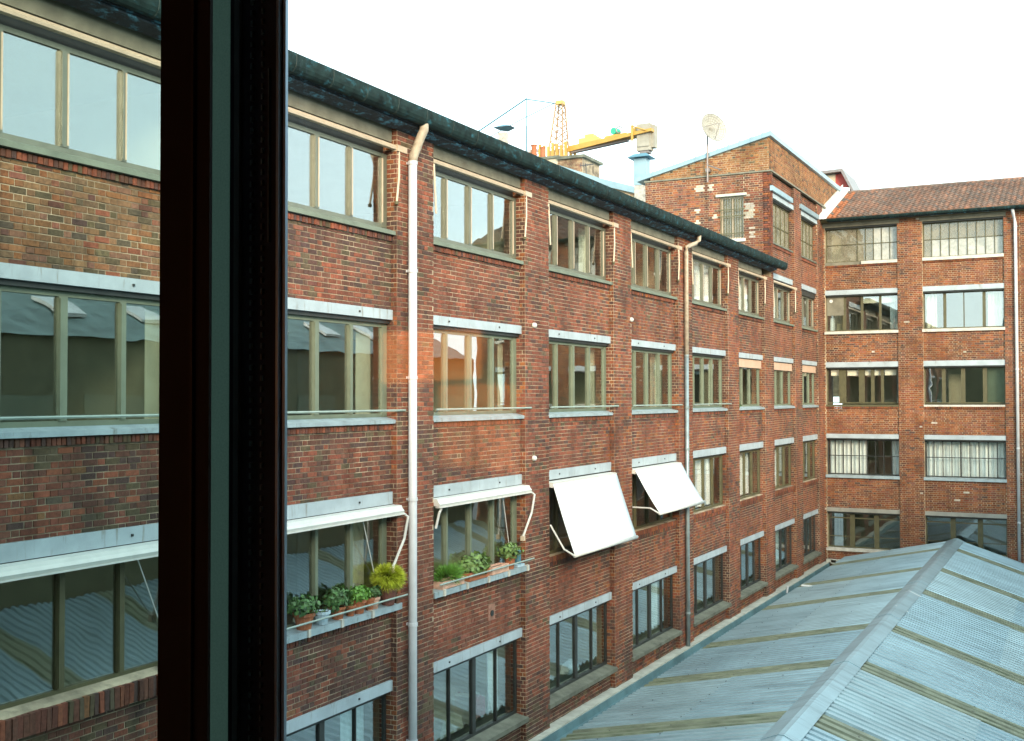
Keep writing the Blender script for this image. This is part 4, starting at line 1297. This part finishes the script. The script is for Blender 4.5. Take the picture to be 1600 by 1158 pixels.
trough(-.07, .15, 19.85, 20.55, ZS, .15, 'terracotta_pale', 'empty pinkish clay trough on the second planted sill')
potted('potted_plant', 0.05, 20.78, ZS, 0.12, 0.26, 'terracotta', 'leaf_mid', 'clay pot with reddish green plant at the right of the second planted sill', (.24, .32, .16), 320, .08, 23, grp=WBG)
o = MB().box(-.06, .13, 20.98, 21.3, ZS, ZS + .05).build('tray', 'pot_blue', None)
tag(o, 'flat grey-blue tray at the right end of the second planted sill', 'tray')
o = MB().lathe((.02, 21.2, ZS + .05), [(.07, 0), (.07, .26), (.05, .28)], 10).build('tin_can', 'steel_blue', None)
tag(o, 'blue can by the right jamb of the second planted window', 'can')
t = MB().lathe((-0.5, 39.3, -0.32), [(0.08, 0), (.10, .15), (.0, .16)], 10)
leafb = foliage((-.05, 37.7, -0.28), (.1, .22, .08), 160, .06, 31).build('plant', 'leaf', None)
tag(leafb, 'small dark plant on the sill below the violet tube lights', 'plant')

# ------------------------------------------------------------ roofscape behind
# dish on the block
t = empty('satellite_dish', (-2.22, YB - .2, 8.4), 'round mesh satellite dish on a mast fixed to the gable wall', 'satellite dish')
MB().tube([(-2.22, YB - .18, 8.1), (-2.22, YB - .18, 10.25)], 0.035, 8).build('mast', 'steel_grey', t)
m = MB()
vs = []; fs = []
ax = Vector((0.78, -0.55, 0.25)).normalized(); e1 = ax.cross(Vector((0, 0, 1))).normalized(); e2 = e1.cross(ax)
cc = Vector((-2.0, YB - .25, 10.10)) - ax * 0.1
NR, NA = 7, 24
ribs = MB()
for k in range(NA):
    ang = 2 * math.pi * k / NA
    ribs.tube([cc + (e1 * math.cos(ang) + e2 * math.sin(ang)) * (0.56 * j / NR) + ax * 0.20 * (j / NR) ** 2 for j in range(NR + 1)], 0.007, 4)
for j in range(1, NR + 1):
    ribs.tube([cc + (e1 * math.cos(a_) + e2 * math.sin(a_)) * (0.56 * j / NR) + ax * 0.20 * (j / NR) ** 2 for a_ in [2 * math.pi * k / 24 for k in range(25)]], 0.009 if j < NR else .014, 4)
vs = [cc]; fs = []
for j in range(1, NR + 1):
    for k in range(NA):
        a_ = 2 * math.pi * k / NA
        vs.append(cc + (e1 * math.cos(a_) + e2 * math.sin(a_)) * (0.56 * j / NR) + ax * 0.20 * (j / NR) ** 2)
for k in range(NA): fs.append((0, 1 + k, 1 + (k + 1) % NA))
for j in range(NR - 1):
    for k in range(NA):
        a_ = 1 + j * NA + k; b_ = 1 + j * NA + (k + 1) % NA
        fs.append((a_, a_ + NA, b_ + NA, b_))
ds = MB().poly(vs, fs).build('dish', 'dish_skin', t, smooth=True)
ribs.build('dish_ribs', 'dish', ds)
MB().tube([cc - e2 * .45 + ax * .15, cc + ax * .55], 0.012, 5).tube([cc + e1 * .4 + ax * .15, cc + ax * .55], 0.01, 5).build('feed_arm', 'steel_grey', t)
MB().tube([(-2.22, YB - .2, 8.75), (-1.75, YB - .1, 8.55)], .025, 5).box(-2.3, -2.14, YB - .2, YB + .02, 8.5, 8.62).build('wall_bracket', 'steel_grey', t)

# metal flue
t = empty('flue', (-6.55, 46, 8.5), 'square galvanised metal flue with blue flat cap beside the gable', 'chimney')
MB().box(-6.86, -6.30, 45.8, 46.3, 9.1, 10.25).build('shaft', 'zinc', t)
MB().box(-6.84, -6.32, 45.82, 46.28, 8.3, 9.1).build('base', 'plaster', t)
MB().poly([(-7.08, 45.55, 10.27), (-6.06, 45.55, 10.27), (-6.06, 46.5, 10.27), (-7.08, 46.5, 10.27), (-6.85, 45.8, 10.45), (-6.3, 45.8, 10.45), (-6.3, 46.3, 10.45), (-6.85, 46.3, 10.45)],
          [(0, 3, 2, 1), (4, 5, 6, 7), (0, 1, 5, 4), (1, 2, 6, 5), (2, 3, 7, 6), (3, 0, 4, 7)]).build('cap', 'steel_blue', t)
# zinc-edged parapet wall behind the eave
t = empty('rear_building', (-8, 46, 0), 'pale brick building behind with a zinc edged sloping parapet', 'building')
MB().prism([(-11.8, 0), (-5.4, 0), (-5.4, 8.35), (-8.43, 9.28), (-10.43, 10.05), (-11.8, 10.3)], 1, 46.0, 52).build('wall', 'mortar_pale', t)
rbk = Bricks()
rbk.lay((0, 46.0, 0), EX, -EY, -11.8, -5.4, 7.6, 10.2, lambda u, z: jit(pick([(.55, .42, .27), (.5, .36, .22), (.42, .25, .15), (.6, .48, .34)])), clip=lambda u, z: z < 8.3 + (-5.4 - u) * .33)
rbk.build('brickwork', t, kind='stuff')
MB().poly([(-11.9, 45.85, 10.55), (-10.43, 45.85, 10.33), (-8.43, 45.85, 9.56), (-5.4, 45.85, 8.60), (-5.4, 45.85, 8.33), (-8.43, 45.85, 9.26), (-10.43, 45.85, 10.03), (-11.9, 45.85, 10.25),
           (-11.9, 52, 10.55), (-10.43, 52, 10.33), (-8.43, 52, 9.56), (-5.4, 52, 8.60), (-5.4, 52, 8.33), (-8.43, 52, 9.26), (-10.43, 52, 10.03), (-11.9, 52, 10.25)],
          [(0, 7, 6, 1), (1, 6, 5, 2), (2, 5, 4, 3), (0, 1, 9, 8), (1, 2, 10, 9), (2, 3, 11, 10), (3, 4, 12, 11)]).build('coping', 'zinc', t)
# chimney stack
t = empty('chimney_stack', (-11, 47.5, 8), 'brick chimney stack with cream side and six red clay pots', 'chimney')
MB().box(-13.6, -11.30, 47.6, 49.6, 8, 11.05).build('cream_side', 'cream_wall', t)
MB().box(-11.30, -10.05, 47.6, 49.6, 8, 10.95).build('stack', 'mortar', t)
cb = Bricks(); cb.lay((0, 47.6, 0), EX, -EY, -11.30, -10.05, 9.0, 10.95, lambda u, z: jit(pick([(.26, .15, .09), (.2, .11, .07), (.3, .2, .12)])))
cb.build('brickwork', t, kind='stuff')
MB().box(-13.7, -11.2, 47.5, 49.7, 11.05, 11.16).box(-11.25, -9.9, 47.45, 49.7, 10.95, 11.08).build('capping', 'sill_dark', t)
for k, (x, h, r) in enumerate(((-13.1, .55, .12), (-12.85, .30, .11), (-12.55, .32, .11), (-12.30, .70, .14), (-11.85, .55, .12), (-13.6, .30, .1))):
    MB().lathe((x - .35, 47.9, 11.16), [(r * 1.1, 0), (r, .05), (r * .9, h * .9), (r * 1.15, h * .92), (r * 1.1, h), (r * .8, h)], 10).build('chimney_pot', 'terracotta', t)
t = empty('roof_cowl', (-13.9, 47, 11), 'thin pipe with blue star-shaped cowl left of the chimney pots', 'chimney')
MB().box(-13.78, -13.40, 46.4, 46.75, 10.2, 12.25).build('shaft', 'plaster', t)
MB().poly([(-14.0, 46.3, 12.5), (-13.6, 46.0, 12.42), (-13.1, 46.3, 12.5), (-13.1, 46.9, 12.5), (-13.6, 47.1, 12.42), (-14.0, 46.9, 12.5), (-13.58, 46.6, 12.66), (-13.58, 46.6, 12.34)],
          [(0, 1, 6), (1, 2, 6), (2, 3, 6), (3, 4, 6), (4, 5, 6), (5, 0, 6), (1, 0, 7), (2, 1, 7), (3, 2, 7), (4, 3, 7), (5, 4, 7), (0, 5, 7)]).build('cowl', 'steel_blue', t)
t = empty('antenna_mast', (-12.5, 47.4, 11), 'thin blue-grey aerial mast rising above the chimney pots', 'antenna')
MB().tube([(-12.4, 46.6, 11.1), (-12.4, 46.6, 12.45)], 0.045, 6).tube([(-12.4, 46.6, 12.45), (-12.4, 46.6, 13.75)], 0.024, 5).build('mast', 'steel_blue', t)
t = empty('tv_antenna', (-9.3, 46.3, 9.8), 'small television aerial above the zinc parapet', 'antenna')
m = MB().tube([(-9.3, 46.3, 9.6), (-9.3, 46.3, 10.35)], 0.02, 5).tube([(-9.6, 46.3, 10.3), (-8.95, 46.3, 10.3)], .022, 5)
for k in range(6):
    x = -9.55 + k * .11
    m.tube([(x, 46.3, 10.2 + .02 * k), (x, 46.3, 10.42 - .02 * k)], .018, 4)
m.build('aerial', 'steel_dark', t)
# small red lantern structure right of the gable
t = empty('roof_lantern', (-1.4, 60, 9), 'small red rendered rooftop hut with flat overhanging roof', 'rooftop hut')
MB().box(-1.95, -1.20, 60.0, 60.3, 8.6, 11.52).build('front_wall', 'tan_wall', t)
MB().box(-2.6, -1.95, 60.05, 60.1, 10.9, 11.48).build('opening', 'frame_dark', t)
MB().prism([(-1.20, 8.6), (-0.15, 8.6), (-0.35, 10.3), (-0.85, 11.55), (-1.20, 11.52)], 1, 60.02, 63).build('side_wall', 'red_render', t)
MB().poly([(-2.9, 59.6, 11.50), (-0.85, 59.6, 11.58), (-0.2, 59.6, 10.25), (-2.9, 63.2, 11.5), (-0.85, 63.2, 11.58), (-0.2, 63.2, 10.25), (-2.9, 59.6, 11.66), (-0.78, 59.6, 11.72), (-0.08, 59.6, 10.25), (-2.9, 63.2, 11.66), (-0.78, 63.2, 11.72), (-0.08, 63.2, 10.25)],
          [(0, 1, 4, 3), (1, 2, 5, 4), (6, 9, 10, 7), (7, 10, 11, 8), (0, 6, 7, 1), (1, 7, 8, 2)]).build('roof', 'steel_grey', t)
MB().box(-3.2, 0.2, 60, 66, 0, 8.8).build('base', 'mortar_pale', t)

# tower crane
CY = 110
t = empty('tower_crane', (-40, CY, -13), 'yellow tower crane with counter jib and hanging concrete ballast', 'crane')
def lat(p0, p1, hw, n, r, m, m_taper=False):
    p0, p1 = Vector(p0), Vector(p1)
    d = (p1 - p0)
    a = Vector((1, 0, 0)) if abs(d.normalized().z) > .7 else Vector((0, 0, 1))
    s = d.cross(a).normalized() * hw; q = d.cross(s).normalized() * hw
    cs = [s + q, s - q, -s - q, -s + q]
    for c in cs: m.tube([p0 + c, p1 + c * (.45 if m_taper else .9)], r, 4)
    for k in range(n):
        for j in range(4):
            u, v = p0 + d * k / n, p0 + d * (k + 1) / n
            ta, tb = (1 - .55 * k / n, 1 - .55 * (k + 1) / n) if m_taper else (1 - .1 * k / n, 1 - .1 * (k + 1) / n)
            m.tube([u + cs[j] * ta, v + cs[(j + 1) % 4] * tb], r * .7, 4)
    return m
m = MB(); lat((-40.05, CY, -10), (-40.05, CY, 24.6), 0.9, 22, .10, m); m.build('tower', 'crane', t)
m = MB(); lat((-40.1, CY, 26.4), (-39.9, CY, 31.3), 0.8, 7, .085, m, True); m.build('apex_tower', 'crane_rust', t)
MB().box(-40.3, -39.5, CY - .4, CY + .4, 31.2, 31.6).build('apex_head', 'crane_pale', t)
m = MB()
for k in range(7):
    x = -41.9 + k * .5
    m.box(x, x + .28, CY - 1.3, CY - 1.1, 24.2, 26.9 - .15 * (k % 3)); m.box(x, x + .28, CY + 1.1, CY + 1.3, 24.2, 26.7)
m.box(-42.0, -38.6, CY - 1.35, CY + 1.35, 25.2, 25.45).box(-42.0, -38.6, CY - 1.35, CY + 1.35, 24.2, 24.5)
m.build('slewing_cage', 'crane', t)
m = MB().hexa([(-38.9, CY - .4, 26.0), (-38.9, CY + .4, 26.0), (-38.9, CY + .4, 26.6), (-38.9, CY - .4, 26.6)],
              [(-29.2, CY - 1.3, 27.00), (-29.2, CY + .4, 27.00), (-29.2, CY + .4, 27.28), (-29.2, CY - 1.3, 27.28)])
m.build('counter_jib', 'crane', t)
m = MB().hexa([(-38.6, CY - .3, 25.85), (-38.6, CY + .3, 25.85), (-38.6, CY + .3, 26.02), (-38.6, CY - .3, 26.02)],
              [(-32.2, CY - .3, 26.50), (-32.2, CY + .3, 26.50), (-32.2, CY + .3, 26.68), (-32.2, CY - .3, 26.68)])
m.build('jib_underside', 'steel_grey', t)
MB().box(-37.6, -35.4, CY - .5, CY + .5, 26.55, 27.25).box(-36.9, -35.9, CY - .5, CY + .5, 27.25, 27.6).build('machine_house', 'crane_pale', t)
MB().hexa([(-34.9, CY - .4, 26.7), (-34.9, CY + .4, 26.7), (-34.6, CY + .4, 27.2), (-34.6, CY - .4, 27.2)], [(-32.2, CY - .4, 26.9), (-32.2, CY + .4, 26.9), (-32.3, CY + .4, 27.35), (-32.3, CY - .4, 27.35)]).build('winch_base', 'crane', t)
m = MB().tube([(-33.7, CY - .4, 27.65), (-33.5, CY + .4, 27.65)], .36, 14); m.build('winch_drum', 'green_drum', t)
m = MB()
m.tube([(-33.0 + .34 * math.cos(a_), CY - .5, 27.68 + .34 * math.sin(a_)) for a_ in [2 * math.pi * k / 16 for k in range(17)]], .06, 5)
m.build('pulley', 'steel_grey', t)
MB().box(-31.7, -31.1, CY - .4, CY + .4, 26.9, 27.7).tube([(-31.3, CY - 1.25, 27.7), (-29.8, CY - 1.25, 27.1)], .08, 5).box(-31.4, -31.15, CY - 1.3, CY - 1.2, 26.2, 27.8).build('end_frame', 'crane', t)
MB().box(-31.0, -29.5, CY - .8, CY + .2, 25.2, 27.95).box(-30.9, -29.6, CY - .9, CY - .8, 25.6, 27.6).build('ballast_block', 'ballast', t)
MB().box(-29.5, -29.15, CY - .5, CY + .4, 25.5, 27.8).build('ballast_block', 'ballast', t)
MB().box(-30.7, -29.7, CY - .7, CY + .2, 24.95, 25.2).build('ballast_hook', 'steel_grey', t)
m = MB()
m.tube([(-50.6, CY, 29.1), (-44.0, CY, 32.32)], .085, 5).tube([(-44.0, CY, 32.32), (-40.2, CY, 31.35)], .065, 5)
m.tube([(-49.2, CY, 28.4), (-44.5, CY, 30.2), (-40.2, CY, 31.6)], .05, 4).tube([(-46.4, CY, 29.3), (-46.4, CY, 31.1)], .035, 4)
m.build('tie_rod', 'steel_blue', t)
m = MB(); lat((-62, CY, 26.0), (-41.9, CY, 26.2), .42, 22, .06, m); m.build('jib', 'crane_rust', t)
MB().box(-39.0, -37.2, CY - .5, CY + .5, 24.75, 24.95).box(-38.6, -37.0, CY - .5, CY + .5, 23.9, 24.05).build('platform', 'steel_grey', t)

# ------------------------------------------------------------ building opposite, seen in the panes
opp = empty('brick_building', (17, 24, -13), 'low brown brick building with skylit roof, mirrored in the window panes of the long wing', 'building')
MB().box(17, 17.3, -6, 50.2, -13, 1.9).build('wall', 'opp_wall', opp)
MB().prism([(16.8, 1.9), (21.5, 4.1), (26, 1.9)], 1, -6, 50).build('roof', 'opp_roof', opp)
for k in range(14):
    y = 1 + k * 3.5
    MB().hexa([(18.2, y, 2.62), (19.4, y, 3.18), (19.4, y + 1.1, 3.18), (18.2, y + 1.1, 2.62)], [(18.15, y, 2.72), (19.35, y, 3.28), (19.35, y + 1.1, 3.28), (18.15, y + 1.1, 2.72)]).build('skylight', 'flash', opp)
    for z in (-1.6, -5):
        MB().box(16.93, 16.99, y, y + 2.4, z, z + 1.7).build('window', 'frame_green', opp)

own = empty('brick_building', (10, -12, -13), 'dark building across the yard, seen only as a silhouette in the end wing panes', 'building')
MB().box(-40, 30, -20, -4.4, -13, 4.6).build('wall', 'opp_wall', own)
MB().box(-40, 8.05, -4.4, .5, -13, 4.6).build('wall', 'opp_wall', own)
MB().box(12.75, 30, -4.4, .5, -13, 4.6).build('wall', 'opp_wall', own)
MB().box(8.05, 12.75, -4.4, .5, 1.75, 4.6).build('wall', 'opp_wall', own)
MB().box(8.05, 12.75, -4.4, .5, -13, -1.75).build('wall', 'opp_wall', own)
MB().box(3.5, 8.6, -14, -5.5, 4.6, 7.6).box(5.2, 6.0, -12, -8, 7.6, 8.4).build('roof_hut', 'opp_blue', own)
MB().box(-40, 31, -21, .7, 4.6, 4.8).build('roof', 'opp_roof', own)

# ------------------------------------------------------------ the window the picture is taken from
def px_x(px, y):
    th = YAW + math.atan((800 - px) / 1782.74)
    return CAM.x - y * math.tan(th)
post = empty('window_frame', (10.4, 0.45, -1.2), 'near black window post standing close in front of the view', 'window frame')
Z0, Z1 = -1.1, 1.1
ym = 0.44
MB().box(px_x(248.5, ym), px_x(326, ym), ym, ym + .002, Z0, Z1).build('inner_stile', 'brown_frame', post)
MB().box(px_x(300, ym), px_x(304, ym), ym - .002, ym, Z0, Z1).build('inner_stile_bead', 'black_frame', post)
MB().box(px_x(325, .4665), px_x(359, .4665), .4665, .4675, Z0, Z1).build('cover_strip', 'seal', post)
MB().box(px_x(357, .463), px_x(441, .463), .4635, .4655, Z0, Z1).build('sash_stile', 'navy_frame', post)
MB().box(px_x(366, .4625), px_x(374, .4625), .4615, .4635, Z0, Z1).build('sash_groove', 'gasket', post)
gk = MB()
z = Z0
while z < Z1:
    for p_, ww in ((390, 2.0), (407, 1.4)):
        xx = px_x(p_, .4625)
        gk.box(xx, xx + .0007 * ww, .462, .4635, z, z + .0028)
    z += .0056
gk.build('gasket_stitching', 'gasket', post, kind='stuff')
MB().box(px_x(418, .4625), px_x(419.5, .4625), .462, .4635, 0.08, .17).build('scratch', 'gasket', post)
MB().box(px_x(434, .4625), px_x(438, .4625), .4605, .4635, Z0, Z1).build('edge_strip', 'bright_edge', post)
MB().box(px_x(442, .463), px_x(446, .463), .4625, .4645, Z0, Z1).build('edge_strip', 'bright_edge', post)
MB().box(px_x(438, .463), px_x(442.5, .463), .463, .465, Z0, Z1).build('edge_channel', 'black_frame', post)
lp = MB().box(px_x(-400, .47), px_x(252, .47), .4685, .4715, Z0, Z1).build('pane', 'near_glass_green', post)
rp = MB().box(px_x(440, .47), 11.35, .4700, .4725, Z0, Z1).build('pane', 'near_glass', post)
room = empty('room', (10.8, -2, -1.6), 'dark room behind the near window post', 'room')
M['room_dark'] = mat('room_dark', (0.34, 0.30, 0.26), 0.9, var=0.1)
MB().box(8.2, 12.6, -4.2, -4.1, -1.6, 1.6).build('back_wall', 'room_dark', room)
MB().box(8.1, 8.2, -4.2, .5, -1.6, 1.6).build('side_wall', 'room_dark', room)
MB().box(12.6, 12.7, -4.2, .5, -1.6, 1.6).build('side_wall', 'room_dark', room)
MB().box(8.1, 12.7, -4.2, .5, -1.7, -1.6).build('floor', 'room_dark', room)
MB().box(8.1, 12.7, -4.2, .5, 1.6, 1.7).build('ceiling', 'room_dark', room)
MB().box(8.2, px_x(-380, .47), .42, .5, -1.6, 1.6).box(11.35, 12.6, .42, .5, -1.6, 1.6).build('window_wall', 'room_dark', room)
MB().box(px_x(-380, .47), 11.35, .42, .5, -1.6, -1.1).box(px_x(-380, .47), 11.35, .42, .5, 1.1, 1.6).build('window_wall', 'room_dark', room)
lamp = empty('glow_panel', (8.6, -3, -1.6), 'unseen glowing orange panel, added for its reflection on the glass before the brick pier', 'lamp')  # added glowing panels, shaped to give the orange reflection on the pane
yl = -2.9
def mir_x(px): return CAM.x - (0.47 * 2 - yl) * math.tan(YAW + math.atan((800 - px) / 1782.74))
dl = (0.94 - yl) / math.cos(YAW)
def mir_z(py): return (579 - py) / 1782.74 * (0.94 - yl) / math.cos(YAW) * 0.99 + (0.94 - yl) / math.cos(YAW) * math.tan(PITCH)
MB().prism([(mir_x(598), mir_z(598)), (mir_x(742), mir_z(590)), (mir_x(742), mir_z(512)), (mir_x(598), mir_z(512))], 1, yl - .05, yl).build('bright_panel', 'glow_orange', lamp)
M['glow_dim'] = emit('glow_panel_dim', (1.0, 0.36, 0.08), 0.9)
MB().box(mir_x(655), mir_x(770), yl - .2, yl - .15, mir_z(740), mir_z(600)).build('dim_panel', 'glow_dim', lamp)  # weaker added panel for the faint lower part of the reflection
